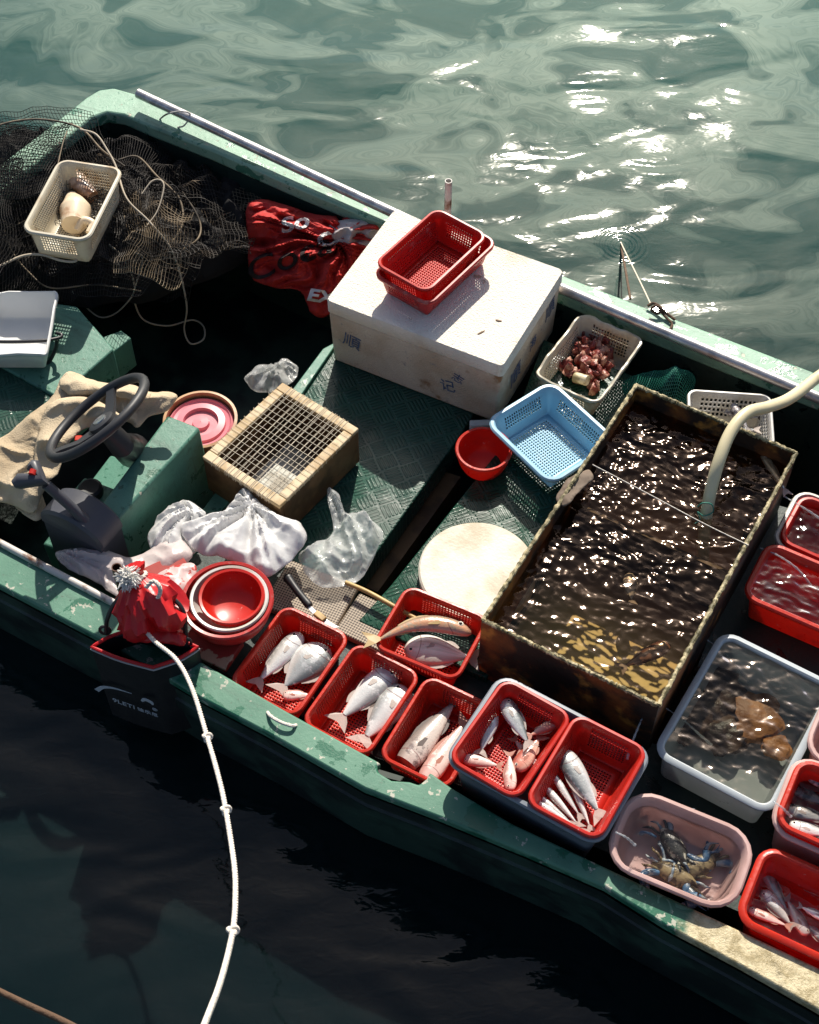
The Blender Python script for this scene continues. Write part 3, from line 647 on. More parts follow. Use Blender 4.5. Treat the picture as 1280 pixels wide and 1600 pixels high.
obj('divider_board', MB().box((0, .06, h - .185), (L - 2 * t, .010, .185)), PM('sunken_board', (.03, .018, .012), .7), tk)
wl = lambda px_: P(*px_, TZ - .058)
obj('drain_spout', MB().tube([P(1003, 1112, .385), P(1008, 1120, .38), P(1006, 1116, .375)], .008, 8), m_rust, tk, True)
# ------------------------------------------------------------------ fish
def fish_mat(name, back, side, belly, blotch=None, rough=.26, wet=.6, stripe=None, metal=0.):
    k = NT(name); at = k.n('Attribute', None, attribute_name='dv').outputs[2]; ax_ = k.n('Attribute', None, attribute_name='ax').outputs[2]
    g = k.math('ADD', at, k.math('MULTIPLY', k.math('SUBTRACT', k.noise(30, 4), .5), .35))
    c = k.mix(k.ramp(g, -.75, -.1), belly, side); c = k.mix(k.ramp(g, .05, .75), c, back)
    if blotch: c = k.mix(k.ramp(k.noise(38, 5, .65), .52, .66), c, blotch)
    if stripe: c = k.mix(k.math('MULTIPLY', k.ramp(k.math('SINE', k.math('MULTIPLY', at, 16.)), .2, .8), .5), c, stripe)
    gl = k.math('MULTIPLY', k.ramp(k.math('ABSOLUTE', k.math('SUBTRACT', k.math('ADD', ax_, k.math('MULTIPLY', k.math('MULTIPLY', at, at), .05)), .25)), .012, .002), .65)
    c = k.mix(gl, c, (.16, .05, .045))
    c = k.mix(k.math('MULTIPLY', k.ramp(ax_, .07, .0), .6), c, (.20, .12, .10))
    vo = k.n('TexVoronoi', {'Vector': k.co, 'Scale': 260.}).outputs[0]
    nb = k.bump(vo, .00022, k.bump(k.noise(45, 4), .0012))
    return k.done(k.n('BsdfPrincipled', {'Base Color': c, 'Roughness': rough, 'Normal': nb, 'Specular IOR Level': wet, 'Coat Weight': .6, 'Coat Roughness': .10, 'Metallic': metal}).outputs[0])
FM = dict(silver=fish_mat('silver_fish', (.17, .20, .20), (.50, .52, .50), (.84, .84, .81), blotch=(.68, .69, .67), metal=.4),
          white=fish_mat('white_fish', (.40, .40, .38), (.74, .74, .71), (.90, .89, .85), blotch=(.86, .85, .81), metal=.25),
          pink=fish_mat('rosy_fish', (.50, .28, .24), (.66, .48, .43), (.80, .70, .64), blotch=(.74, .62, .56)),
          brown=fish_mat('brown_fish', (.26, .20, .13), (.52, .26, .14), (.60, .33, .22), blotch=(.34, .27, .19)),
          mottled=fish_mat('mottled_fish', (.26, .22, .20), (.52, .45, .40), (.68, .60, .54), blotch=(.20, .16, .15)),
          red=fish_mat('red_fish', (.40, .10, .07), (.60, .25, .18), (.70, .48, .38)),
          lined=fish_mat('lined_fish', (.40, .38, .34), (.78, .75, .68), (.82, .79, .73), stripe=(.50, .46, .38)),
          grey=fish_mat('dark_fish', (.11, .11, .12), (.30, .28, .28), (.55, .52, .50), blotch=(.10, .09, .10)),
          live=fish_mat('grouper', (.08, .04, .03), (.14, .07, .05), (.2, .11, .07), blotch=(.04, .02, .015)))
m_fin = PM('fin', (.62, .54, .49), .4, trans=.35, clear=.25); m_finred = PM('rosy_fin', (.55, .25, .18), .4, trans=.35); m_findark = PM('dark_fin', (.13, .10, .09), .45, trans=.2)
m_eye = PM('eye_white', (.75, .72, .62), .12); m_pupil = PM('pupil', (.006, .006, .006), .08)
SHAPE = dict(slim=(.20, .55), mid=(.30, .5), deep=(.46, .38), oval=(.40, .45), thin=(.135, .8), eel=(.17, .75))
def fish(head, tail, z, kind, shape, label, group=None, flip=1, bend=0., z2=None, fat=1., fin=None, bz=0., clip=(0., 1.), eyes=True, roll=0.):
    h3, t3 = P(*head, z), P(*tail, z if z2 is None else z2)
    X = t3 - h3; L = np.linalg.norm(X); X /= L
    Y = np.cross([0, 0, 1.], X) * flip; Y /= np.linalg.norm(Y); Z = np.cross(X, Y) * flip; 
    if flip < 0: Z = -Z if Z[2] < 0 else Z
    M3 = np.stack([X, Y, np.cross(X, Y)], 1)
    M4 = Matrix(M3.tolist()).to_4x4(); M4.translation = Vector(h3)
    up = 1. if np.cross(X, Y)[2] > 0 else -1.
    ratio, thick = SHAPE[shape]; ratio *= fat * .89
    o = thing('fish', label, 'fish', group=group, mat=M4 @ Matrix.Rotation(roll, 4, 'X'))
    bodyL = .83
    def hp(t):   # half-height profile
        if shape in ('deep', 'oval'): return ratio / 2 * max(.055, (math.sin(math.pi * min(1, t ** .62 * .985)) ** .85) * 1.0)
        return ratio / 2 * max(.11, (math.sin(math.pi * min(1, t ** .52 * .97)) ** .72))
    N, K = 30, 20; rings = []; dv = []; ax_ = []
    ts = np.linspace(clip[0], clip[1], N)
    def cl(t): return np.array([0, bend * math.sin(math.pi * t) , bz * math.sin(math.pi * t) * up])
    for t in ts:
        hh = hp(max(t, .004)); ww = hh * thick * (1.15 if t < .5 else 1.15 - .5 * (t - .5)) * (1 - .06 * math.exp(-((t - .27) / .02) ** 2))
        th = np.arange(K) * 2 * math.pi / K
        sk = .12 * hh * math.sin(math.pi * t)   # belly a little lower than back
        rings.append(np.stack([np.full(K, t * bodyL), hh * np.cos(th) - sk * (np.cos(th) < 0), ww * np.sin(th)], 1) + cl(t))
        dv += list(np.cos(th)); ax_ += [t] * K
    mb = MB(); mb.loft([r * L for r in rings], True, True)
    b = obj('body', mb, FM[kind], o, angle=60)
    for nm, vals in (('dv', dv), ('ax', ax_)):
        at = b.data.attributes.new(nm, 'FLOAT', 'POINT'); at.data.foreach_set('value', vals)
    fm = fin or (m_finred if kind in ('red', 'pink') else m_findark if kind in ('grey', 'live') else m_fin)
    def flat(poly, name, zoff=0., fan=None):
        V = np.array([(x, y, zz) for x, y, zz in poly]) * L
        n = len(V); obj(name, MB().add(V, [tuple(range(n))]), fm, o, angle=0, solid=.0012, fixn=False)
    if clip[1] > .98:
        hw = ratio * .52 if shape not in ('deep', 'oval') else ratio * .42
        hw = max(hw, .09); e = cl(1)
        flat([(bodyL - .02, .02 * ratio + e[1], 0), (bodyL + .05, hw * .55, .004), (1.0, hw, .0), (.965, hw * .35, .004), (.945, 0, -.003), (.965, -hw * .35, .004), (1.0, -hw, 0), (bodyL + .05, -hw * .55, -.004), (bodyL - .02, -.02 * ratio + e[1], 0)], 'tail_fin')
    if shape not in ('thin',):
        top = [(t * bodyL, hp(t) * .93 + cl(t)[1], cl(t)[2]) for t in np.linspace(.32, .78, 12)]
        fl = [(x + .015, y + ratio * .13 * math.sin(math.pi * (q + .6) / 12.6) * (1 + .12 * (q % 2)), z_) for q, (x, y, z_) in enumerate(top)]
        flat(top + fl[::-1], 'dorsal_fin')
        top = [(t * bodyL, -hp(t) * 1.02 + cl(t)[1], cl(t)[2]) for t in np.linspace(.60, .82, 6)]
        fl = [(x + .02, y - ratio * .12 * math.sin(math.pi * (q + .6) / 6.6), z_) for q, (x, y, z_) in enumerate(top)]
        flat(top + fl[::-1], 'anal_fin')
    zt = up * hp(.3) * thick * 1.1
    c3 = cl(.3)
    if clip[0] < .2 and shape != 'thin':
        flat([(.275 * bodyL, -.10 * ratio + c3[1], zt * .96 + c3[2]), (.36 * bodyL, .02 * ratio + c3[1], zt * 1.04 + c3[2]), (.46 * bodyL, -.06 * ratio + c3[1], zt * 1.0 + c3[2]), (.47 * bodyL, -.16 * ratio + c3[1], zt * .98 + c3[2]), (.36 * bodyL, -.2 * ratio + c3[1], zt * .95 + c3[2])], 'pectoral_fin')
    if eyes and clip[0] < .05:
        te = .11; ce = cl(te); er = .024 + .026 * ratio
        zz = up * hp(te) * thick * 1.02
        p = (np.array([te * bodyL, hp(te) * .30, zz]) + ce) * L
        ey = obj('eye', MB().sphere(p, (er * L, er * L, er * L * .45), 14, 8), m_eye, o)
        obj('pupil', MB().sphere(p + np.array([0, 0, up * er * L * .28]), (er * L * .6, er * L * .6, er * L * .3), 12, 8), m_pupil, ey)
    return o
GF = 'fish in the red baskets'
# basket by the basin
fz = .27
fish((470, 990), (396, 1074), fz, 'white', 'slim', 'slim silvery fish lying along the left side of the basket by the basin', fat=1.55, flip=-1)
fish((512, 1010), (432, 1084), fz, 'silver', 'deep', 'broad round silver fish in the basket by the basin, blunt head toward the cutting board', fat=1.25)
fish((442, 1086), (492, 1086), .28, 'pink', 'mid', 'small rosy fish lying under the tail of the broad round silver one', fat=1.3)
# next one
fish((617, 1046), (522, 1132), .268, 'white', 'mid', 'pale fish with a folded belly, left of two in the second basket from the basin', fat=1.25)
fish((634, 1074), (561, 1166), .268, 'white', 'mid', 'plump cream fish, right of two in the second basket from the basin', fat=1.5, flip=-1)
# broken gunwale basket
fish((624, 1204), (722, 1082), .272, 'mottled', 'slim', 'mottled headless fish with dark tail in the basket at the broken gunwale', fat=1.35, clip=(.12, 1.), fin=m_findark)
fish((660, 1226), (733, 1118), .275, 'pink', 'slim', 'pinkish fish half hidden by the rim of the grey tub', fat=1.35, clip=(.1, 1.))
# upper basket
fish((736, 988), (566, 1000), .335, 'brown', 'eel', 'brown fish arched over the rim of the basket against the cutting board', bend=.13, fat=1.05, flip=-1, z2=.345, fin=PM('tan_fin', (.50, .34, .14), .5, trans=.2))
fish((632, 1012), (752, 1030), .285, 'lined', 'deep', 'round white bream with fine lines under the arched brown fish', fat=1.05, flip=-1)
# grey tub, left basket
GT = 'small fish in the left basket of the grey tub'
ez = .385
fish((788, 1092), (830, 1170), ez + .02, 'silver', 'mid', 'silver fish with its head at the far corner of the left grey-tub basket', fat=1.05)
fish((770, 1112), (749, 1182), ez, 'silver', 'mid', 'grey silver fish leaning on the left wall of the left grey-tub basket', fat=1.2, flip=-1)
fish((722, 1185), (787, 1198), ez + .01, 'pink', 'mid', 'small spotted fish with head in the near left corner of its grey-tub basket', fat=1.1, flip=-1)
fish((797, 1236), (796, 1172), ez + .01, 'pink', 'mid', 'small pale fish pointing its head at the near wall of its grey-tub basket', fat=1.05)
fish((874, 1128), (822, 1152), ez + .01, 'red', 'mid', 'reddish fish lying in the far right corner of the left grey-tub basket', fat=1.15)
fish((806, 1204), (848, 1146), ez, 'red', 'mid', 'dull red fish under others at the middle right of its grey-tub basket', fat=1.3)
fish((838, 1200), (800, 1150), ez - .012, 'pink', 'mid', 'partly hidden rosy fish lowest in the left grey-tub basket', fat=1.0)
# grey tub, right basket
fish((877, 1172), (944, 1284), ez + .015, 'silver', 'mid', 'large silver fish with forked tail beside the thin white fish', fat=.95, flip=-1)
GW_ = 'thin white fish in the right basket of the grey tub'
for i, (a_, b_) in enumerate((((862, 1206), (912, 1284)), ((848, 1226), (910, 1296)), ((834, 1250), (918, 1304)), ((893, 1222), (926, 1302)), ((838, 1240), (900, 1292)))):
    fish(a_, b_, ez + .004 * (i % 3), 'white', 'thin', 'thin white fish bunched against the left wall of the right grey-tub basket', GW_, fat=1.0 + .08 * (i % 2), flip=-1 if i % 2 else 1)
# lower right tub
GL = 'slim white fish heaped in the lower right red tub'
lz = .275
spots = [((1190, 1350), (1236, 1434), 'silver', 'slim', 1.), ((1190, 1392), (1242, 1452), 'white', 'mid', 1.), ((1168, 1420), (1238, 1450), 'pink', 'slim', 1.), ((1262, 1462), (1226, 1398), 'white', 'mid', .95), ((1290, 1400), (1224, 1368), 'white', 'slim', .9), ((1292, 1436), (1246, 1414), 'white', 'mid', .9), ((1300, 1480), (1252, 1438), 'silver', 'mid', .95), ((1310, 1396), (1258, 1356), 'silver', 'slim', .9), ((1330, 1460), (1282, 1430), 'white', 'mid', .9)]
wh = ['tail up along the far left wall', 'plump, below the slim one with its tail up', 'nearest the near left corner, partly under water', 'head at the near wall', 'pointing right across the heap', 'short and round at the right', 'silver, at the near edge of the frame', 'thin, lying at the far wall', 'mostly outside the picture']
for i, (a_, b_, kd, sh_, ft) in enumerate(spots):
    fish(a_, b_, lz + .014 * (i % 3), kd, sh_, 'white fish in the lower right tub, ' + wh[i], GL, fat=ft * 1.15, flip=-1 if i % 2 else 1)
# striped ones in the tub above
for i, (a_, b_, s_) in enumerate((((1238, 1232), (1310, 1262), 'topmost'), ((1226, 1262), (1312, 1286), 'middle'), ((1232, 1288), (1318, 1310), 'lowest'), ((1262, 1212), (1330, 1246), 'farthest back'))):
    fish(a_, b_, .335 + .008 * i, ('grey', 'silver', 'white', 'grey')[i], 'mid', 'fish in the red tub inside the pink tub, ' + s_ + ' of four', 'fish in the red tub inside the pink tub', fat=.95)
# fish in the tank
fish((1046, 1006), (966, 1046), .37, 'live', 'mid', 'dark brown fish swimming in the sunlit corner of the tank', fat=1.0, flip=-1, z2=.36)
fish((984, 895), (988, 945), .33, 'grey', 'oval', 'dark fish hidden in murky water at the middle of the tank', fat=1.)
fish((1190, 705), (1232, 775), .435, 'white', 'slim', 'pale shark-like fish floating at the far right wall of the tank', fat=.85)
# fish in the white basket behind the tank
for i, (a_, b_, s_) in enumerate((((1128, 640), (1196, 655), 'upper grey'), ((1118, 668), (1190, 672), 'lower pale'), ((1145, 630), (1172, 676), 'crosswise'))):
    fish(a_, b_, .27 + .02 * i, ('grey', 'silver', 'grey')[i], 'slim', 'small fish in the white basket behind the tank, the ' + s_ + ' one', 'fish in the white basket', fat=1.2)
# squid scraps in the basket on the net
def pod(name, label, cat, pts, radii, mat, flat=.5, n=14):
    pts = catmull(pts, 6); r = np.interp(np.linspace(0, 1, len(pts)), np.linspace(0, 1, len(radii)), radii)
    mb = MB().tube(pts, r, n); o = obj(name, mb, mat, angle=60); tag(o, label, cat)
    return o
m_squid = PM('squid_flesh', (.78, .64, .46), .3, col2=(.50, .30, .17), scale=14, lo=.52, hi=.68)
m_squidd = PM('brown_squid', (.34, .17, .09), .3, col2=(.55, .42, .34), scale=18)
pod('squid', 'pale cut squid in the stained basket on the net, its broad side up', 'squid', [P(112, 306, .385), P(118, 328, .39), P(116, 352, .39)], [.018, .05, .040], m_squid)
pod('squid', 'brown translucent squid piece at the far end of the stained basket', 'squid', [P(112, 266, .38), P(122, 285, .385), P(146, 308, .38)], [.014, .034, .022], m_squidd)
pod('squid', 'curled squid arm with a dark ring in the near corner of the stained basket', 'squid', [P(120, 360, .39), P(130, 345, .405), P(145, 350, .40), P(138, 364, .395)], [.010, .014, .013, .009], m_squid)

# ------------------------------------------------------------------ crabs
m_shell = PM('crab_shell', (.050, .050, .045), .3, col2=(.55, .52, .42), scale=60, lo=.56, hi=.64, bump=.002, bscale=90)
m_shelltan = PM('tan_crab_shell', (.30, .23, .12), .35, col2=(.08, .055, .03), scale=45, lo=.48, hi=.6, bump=.002, bscale=90)
m_claw = PM('blue_claw', (.07, .15, .26), .3, col2=(.38, .42, .42), scale=40, lo=.46, hi=.62)
def crab(cpx, z, a, s, label, shell):
    c = P(*cpx, z); o = thing('crab', label, 'crab', c, a, 'blue crabs in the pale pink tub')
    mb = MB(); K = 36; rings = []
    for t, zz in ((1., 0.), (.93, .010), (.70, .019), (.36, .024), (.05, .025)):
        pts = []
        for q in range(K):
            th = 2 * math.pi * q / K; x = .062 * math.cos(th); y = .034 * math.sin(th) * (1.0 if math.sin(th) > 0 else .85)
            sp = 1 + (.28 * max(0, math.cos(2 * th)) ** 8 if t == 1. else .22 * max(0, math.cos(2 * th)) ** 8 * t)
            tooth = 1 + (.05 * (q % 2) if (t == 1. and math.sin(th) > .1) else 0)
            pts.append((x * t * sp * tooth, y * t * tooth, zz))
        rings.append(np.array(pts) * s)
    low = rings[0] * np.array([.9, .9, 1]) - [0, 0, .012 * s]
    mb.loft([low] + rings, True, True); obj('carapace', mb, shell, o, angle=50)
    for sg in (-1, 1):
        arm = np.array([(.045 * sg, .022, .002), (.072 * sg, .036, .004), (.086 * sg, .058, .006), (.066 * sg, .078, .010)]) * s
        mb = MB().tube(catmull(arm, 5), np.interp(np.linspace(0, 1, 16), [0, .3, .6, 1], [.008, .012, .010, .014]) * s, 10)
        e = arm[-1]
        for k_, (dx, rr_) in enumerate(((-.010, .008), (.008, .006))):
            mb.tube(catmull([e + np.array([dx * sg * .6, 0, 0]) * s, e + np.array([dx * sg * 1.6, .022, .002]) * s, e + np.array([dx * sg * .3, .048, .002]) * s], 5), np.linspace(rr_, .001, 11) * s, 8)
        obj('claw', mb, m_claw, o, angle=60)
        for q in range(4):
            y0 = .012 - .014 * q; sw = -.35 * q + .25
            d = np.array([math.cos(sw) * sg, math.sin(sw), 0])
            p = [np.array([.05 * sg, y0, 0]), np.array([.05 * sg, y0, .012]) + d * .028, np.array([.05 * sg, y0, .004]) + d * .042, np.array([.05 * sg, y0 - .008, -.006]) + d * .055]
            obj('leg', MB().tube(catmull(np.array(p) * s, 4), np.interp(np.linspace(0, 1, 13), [0, .5, .75, 1], [.005, .0045, .004 if q < 3 else .008, .001]) * s, 8), m_claw if q % 2 else shell, o, angle=60)
    return o
crab((1052, 1322), .322, math.radians(-62), .76, 'dark white-spotted crab farthest back in the pale pink tub', m_shell)
crab((1092, 1352), .312, math.radians(-150), .80, 'brownish crab in the middle of the pink tub beside the dark spotted one', m_shelltan)
crab((1056, 1366), .312, math.radians(150), .78, 'crab nearest the gunwale in the pale pink tub, with pale spiny front edge', m_shelltan)

# shellfish in the grey tub, red shells in the cream basket
def lump(name, label, cat, cpx, z, r, mat, seed, group=None, parent=None):
    mb = MB().sphere((0, 0, 0), 1., 22, 14); V = mb.V[0]
    d = np.array([1 + .38 * noise.noise(Vector(v * 1.7) + Vector((seed, 0, 0))) + .18 * noise.noise(Vector(v * 4.1) + Vector((0, seed, 0))) for v in V])
    mb.V[0] = V * d[:, None] * np.array(r)
    c = P(*cpx, z); o = obj(name, mb, mat, parent, angle=60)
    o.location = tuple(c); o.rotation_euler = (seed * .7, seed * 1.3, seed * 2.1) if name == 'shell' else (0, 0, seed)
    return tag(o, label, cat, group)
lump('shellfish', 'orange brown shellfish under water at the middle of the grey tub', 'shellfish', (1185, 1122), .285, (.075, .058, .022), m_starfish, 1.3)
lump('shellfish', 'small orange shellfish near the right edge of the grey tub', 'shellfish', (1214, 1168), .285, (.042, .034, .018), m_starfish, 2.6)
m_dsh = PM('dark_shellfish', (.020, .011, .008), .4, col2=(.085, .045, .025), scale=22, bump=.004)
for q, r_, sd_, s_ in (((1082, 1128), (.062, .050, .022), 4.1, 'nearest the left wall'), ((1132, 1078), (.075, .055, .020), 5.3, 'toward the far wall'), ((1134, 1148), (.060, .055, .022), 6.2, 'beside the orange one'), ((1104, 1102), (.05, .06, .018), 7.7, 'under the other dark ones')):
    lump('shellfish', 'dark brown shellfish under water in the grey tub, ' + s_, 'shellfish', q, .272, r_, m_dsh, sd_)
Rs = random.Random(11); ns = 0
for i in range(110):
    u, v = Rs.uniform(.14, .86), Rs.uniform(.12, .88)
    q = np.array([(905, 497), (992, 530), (930, 632), (858, 580)], float); xy = (q[0] * (1 - u) + q[1] * u) * (1 - v) + (q[3] * (1 - u) + q[2] * u) * v
    lump('shell', 'broken red shell piece in the heap filling the torn cream basket', 'shell', tuple(xy), .245 + Rs.uniform(-.005, .075) * (1 - abs(u - .5)) * (1 - abs(v - .5)), (Rs.uniform(.014, .030), Rs.uniform(.010, .020), Rs.uniform(.004, .010)), m_meat, i * 1.37 + .3, 'red shell pieces in the cream basket')
o = obj('tin_can', MB().lathe([(.015, -.022), (.016, -.020), (.016, .020), (.015, .022)], 20, True, True), PM('can_label', (.70, .62, .42), .4, col2=(.3, .24, .12), scale=30), angle=40)
o.location = tuple(P(908, 592, .31)); o.rotation_euler = (1.3, .3, .9); tag(o, 'small pale tin can lying on the red shells near the torn rim', 'can')
# ------------------------------------------------------------------ cloth, bags, nets
def inside(poly, pts):
    x, y = pts[:, 0], pts[:, 1]; r = np.zeros(len(pts), bool); n = len(poly)
    for i in range(n):
        x1, y1 = poly[i]; x2, y2 = poly[(i + 1) % n]
        c = ((y1 > y) != (y2 > y)) & (x < (x2 - x1) * (y - y1) / (y2 - y1 + 1e-15) + x1); r ^= c
    return r
def edgedist(poly, pts):
    d = np.full(len(pts), 1e9); n = len(poly)
    for i in range(n):
        a, b = poly[i], poly[(i + 1) % n]; ab = b - a
        t = np.clip(((pts - a) @ ab) / (ab @ ab + 1e-15), 0, 1)
        d = np.minimum(d, np.linalg.norm(pts - (a + t[:, None] * ab), axis=1))
    return d
def ridged(p, sc, seed, oct_=4, gain=.55):
    s = 0; a = 1; q = Vector((p[0] * sc + seed * 3.1, p[1] * sc - seed * 1.7, seed))
    for i in range(oct_):
        s += a * (1 - abs(noise.noise(q)) * 2.2); q = q * 2.05 + Vector((7.1, 3.3, 1.7)); a *= gain
    return s
def lift(q, z):
    """slide a point along its own sight line from the camera to height z"""
    d = np.array([q[0], q[1], q[2] - CAM_H]); return d * ((z - CAM_H) / d[2]) + np.array([0, 0, CAM_H])
def crumple(name, label, cat, poly_px, z, mat, puff=.04, crease=.012, sc=16, seed=0, step=.006, group=None, parent=None, solid=.0012, oct_=2, softness=30, ramp=None, gather=None, kg=2.2, warp=.03, fine=.0, angle=60):
    """a limp sheet lying in the outline, puffed up, with sharp-ridged folds (running out of a gathered point when there is one)"""
    poly = np.array([P(x, y, z)[:2] for x, y in poly_px])
    dense = catmull(poly, 5, True)[:, :2]
    dense = dense + np.array([[noise.noise(Vector((q[0] * 40, q[1] * 40, seed))) * .004, noise.noise(Vector((q[0] * 40, q[1] * 40, seed + 5))) * .004] for q in dense])
    lo, hi = dense.min(0), dense.max(0)
    gx, gy = np.meshgrid(np.arange(lo[0], hi[0], step), np.arange(lo[1], hi[1], step))
    g = np.stack([gx.ravel(), gy.ravel()], 1); rs = np.random.RandomState(seed + 1); g = g + rs.uniform(-.3, .3, g.shape) * step
    g = g[inside(dense, g)]; g = g[edgedist(dense, g) > step * .45]
    pts = np.concatenate([dense, g]); n = len(dense)
    V, E_, F, *_r = delaunay_2d_cdt([Vector(p) for p in pts], [], [list(range(n))], 1, 1e-6)
    V = np.array([tuple(v) for v in V]); ed = edgedist(dense, V)
    gp = P(*gather, z)[:2] if gather else None
    if ramp: ra, rb = P(*ramp[0][:2], z)[:2], P(*ramp[1][:2], z)[:2]; rd_ = rb - ra
    def hf(p, d):
        q = p + np.array([noise.noise(Vector((p[0] * 9, p[1] * 9, seed))), noise.noise(Vector((p[0] * 9, p[1] * 9, seed + 9)))]) * warp
        f = ridged(q, sc, seed, oct_) - .6
        if gp is not None:
            e = q - gp; r = np.linalg.norm(e) + 1e-6
            f = .45 * f + .85 * (ridged((e[0] / r * kg / 10 + r * .25, e[1] / r * kg / 10), 10, seed + 4, 2) - .6) * min(1, r / .03)
        f += fine * noise.noise(Vector((q[0] * 70, q[1] * 70, seed)))
        h = puff * (1 - math.exp(-d * softness)) * (.75 + .5 * noise.noise(Vector((p[0] * 7, p[1] * 7, seed + 2)))) + crease * f * (.35 + .65 * min(1, d / .02))
        if ramp: t = min(1.15, max(-.15, float((p - ra) @ rd_ / (rd_ @ rd_)))); h += ramp[0][2] + (ramp[1][2] - ramp[0][2]) * t - z
        return h
    W3 = [lift((p[0], p[1], z), z + hf(p, d)) if ramp else np.array([p[0], p[1], z + hf(p, d)]) for p, d in zip(V, ed)]
    o = obj(name, MB().add(np.array(W3), F), mat, parent, angle=angle, solid=solid, off=-1)
    if label: tag(o, label, cat, group)
    def at(cpx_xy):
        p = np.array(cpx_xy[:2]); d = edgedist(dense, p[None])[0]; hh = z + hf(p, d)
        return lift((p[0], p[1], z), hh) if ramp else np.array([p[0], p[1], hh])
    return o, at

# jacket over the console
jk, _ = crumple('khaki_jacket', 'crumpled khaki jacket thrown over the stern bench behind the steering wheel', 'jacket',
    [(-30, 705), (12, 678), (48, 645), (80, 622), (96, 590), (112, 580), (135, 592), (168, 598), (206, 600), (232, 612), (268, 612), (276, 622), (262, 642), (232, 652), (215, 668), (200, 660), (172, 655), (140, 662), (108, 680), (92, 715), (70, 765), (52, 800), (20, 790), (-20, 770)], .36, m_khaki, puff=.014, crease=.032, sc=5, seed=3, step=.0045, solid=.0025, softness=80, ramp=((20, 780, .36), (230, 610, .49)), warp=.07, fine=.06, oct_=2, angle=60)
crumple('jacket_sleeve', None, None, [(30, 775), (62, 770), (72, 795), (60, 815), (40, 806), (24, 790)], .34, m_khaki, puff=.03, crease=.008, sc=12, seed=5)[0].parent = jk
o = crumple('jacket_collar', None, None, [(92, 598), (112, 582), (140, 592), (168, 600), (206, 604), (236, 614), (225, 626), (190, 622), (150, 616), (112, 618)], .46, m_khaki, puff=.010, crease=.022, sc=6, seed=6, softness=90, step=.0045, solid=.0025, oct_=2, warp=.06, ramp=((92, 598, .47), (236, 614, .53)))[0]; o.parent = jk
o = crumple('jacket_front', None, None, [(70, 640), (96, 622), (140, 622), (176, 640), (196, 656), (160, 664), (128, 672), (104, 700), (90, 740), (66, 752), (52, 720), (60, 676)], .42, m_khaki, puff=.012, crease=.026, sc=6, seed=16, softness=90, step=.0045, solid=.0025, oct_=2, warp=.06, ramp=((60, 740, .42), (196, 650, .51)))[0]; o.parent = jk
# red banner with lettering beside the foam box
bn, bat = crumple('red_banner', 'crumpled red cloth banner with black and white lettering, between net and foam box', 'banner',
    [(386, 322), (412, 312), (452, 322), (494, 335), (540, 338), (592, 350), (588, 378), (560, 420), (520, 488), (488, 492), (470, 455), (430, 450), (392, 432), (388, 380)], .10, m_banner, puff=.035, crease=.036, sc=9, seed=8, step=.005, oct_=3, gather=(520, 375), kg=3., angle=45, solid=.002, ramp=((560, 345, .30), (470, 480, .10)), warp=.05)
crumple('banner_lining', None, None, [(520, 348), (560, 342), (590, 356), (588, 378), (566, 386), (535, 380), (512, 366)], .30, m_bannerback, puff=.012, crease=.03, sc=9, seed=4, ramp=((560, 345, .315), (540, 384, .27)))[0].parent = bn
def cloth_text(body, size, mat, cpx, ang, shear=0., z=.10, sq=1., bold=0.):
    c = P(*cpx, z); M4 = Matrix.Translation(Vector((c[0], c[1], 0))) @ Matrix.Rotation(ang, 4, 'Z')
    o = text(body, size, mat, bn, Matrix.Identity(4), shear, 0, 'lettering', bold)
    bm = bmesh.new(); bm.from_mesh(o.data); bmesh.ops.triangulate(bm, faces=bm.faces)
    for _ in range(4):
        es = [e for e in bm.edges if e.calc_length() > .012]
        if not es: break
        bmesh.ops.subdivide_edges(bm, edges=es, cuts=1); bmesh.ops.triangulate(bm, faces=[f for f in bm.faces if len(f.verts) > 3])
    for v in bm.verts:
        q = M4 @ Vector((v.co.x * sq, v.co.y, 0)); h3 = bat((q.x, q.y)); v.co = Vector(h3 + (np.array([0, 0, CAM_H]) - h3) * .0016)
    bm.to_mesh(o.data); bm.free(); return o
cloth_text('Coca', .15, m_inkblack, (447, 405), math.radians(28), .35, bold=.001)
cloth_text('&', .06, m_inkblack, (482, 402), math.radians(20))
cloth_text('So', .10, m_whiteprint, (458, 350), math.radians(20), .3, bold=.003)
cloth_text('EX', .075, m_whiteprint, (502, 464), math.radians(-12), bold=.003)
cloth_text('C', .09, m_whiteprint, (512, 376), math.radians(40), bold=.004)

# plastic bags
crumple('plastic_bag', 'big crumpled white plastic bag in front of the strung crate', 'plastic bag', [(282, 822), (318, 806), (352, 795), (372, 770), (386, 762), (402, 782), (420, 796), (448, 812), (470, 818), (480, 845), (462, 868), (440, 888), (412, 905), (380, 885), (340, 872), (305, 862)], .34, m_bagw, puff=.034, crease=.024, sc=8, seed=12, softness=45, gather=(395, 790), kg=3.0, step=.0045, oct_=3, angle=45)
crumple('plastic_bag', 'small white plastic bag bunched at the foot of the console', 'plastic bag', [(232, 840), (248, 806), (275, 786), (300, 785), (322, 805), (300, 825), (308, 862), (275, 876), (240, 862)], .32, m_bagw, puff=.038, crease=.020, sc=8, seed=21, gather=(300, 800), kg=2.8, step=.0045, oct_=3, angle=45)
crumple('plastic_bag', 'clear plastic bag standing up in a peak on the tread deck', 'plastic bag', [(510, 764), (530, 775), (540, 800), (572, 806), (598, 828), (590, 860), (562, 905), (520, 916), (488, 908), (466, 872), (488, 850), (520, 830)], .29, m_bagc, puff=.05, crease=.034, sc=11, seed=31, gather=(515, 770), kg=3.2, step=.0045, oct_=3, angle=45)
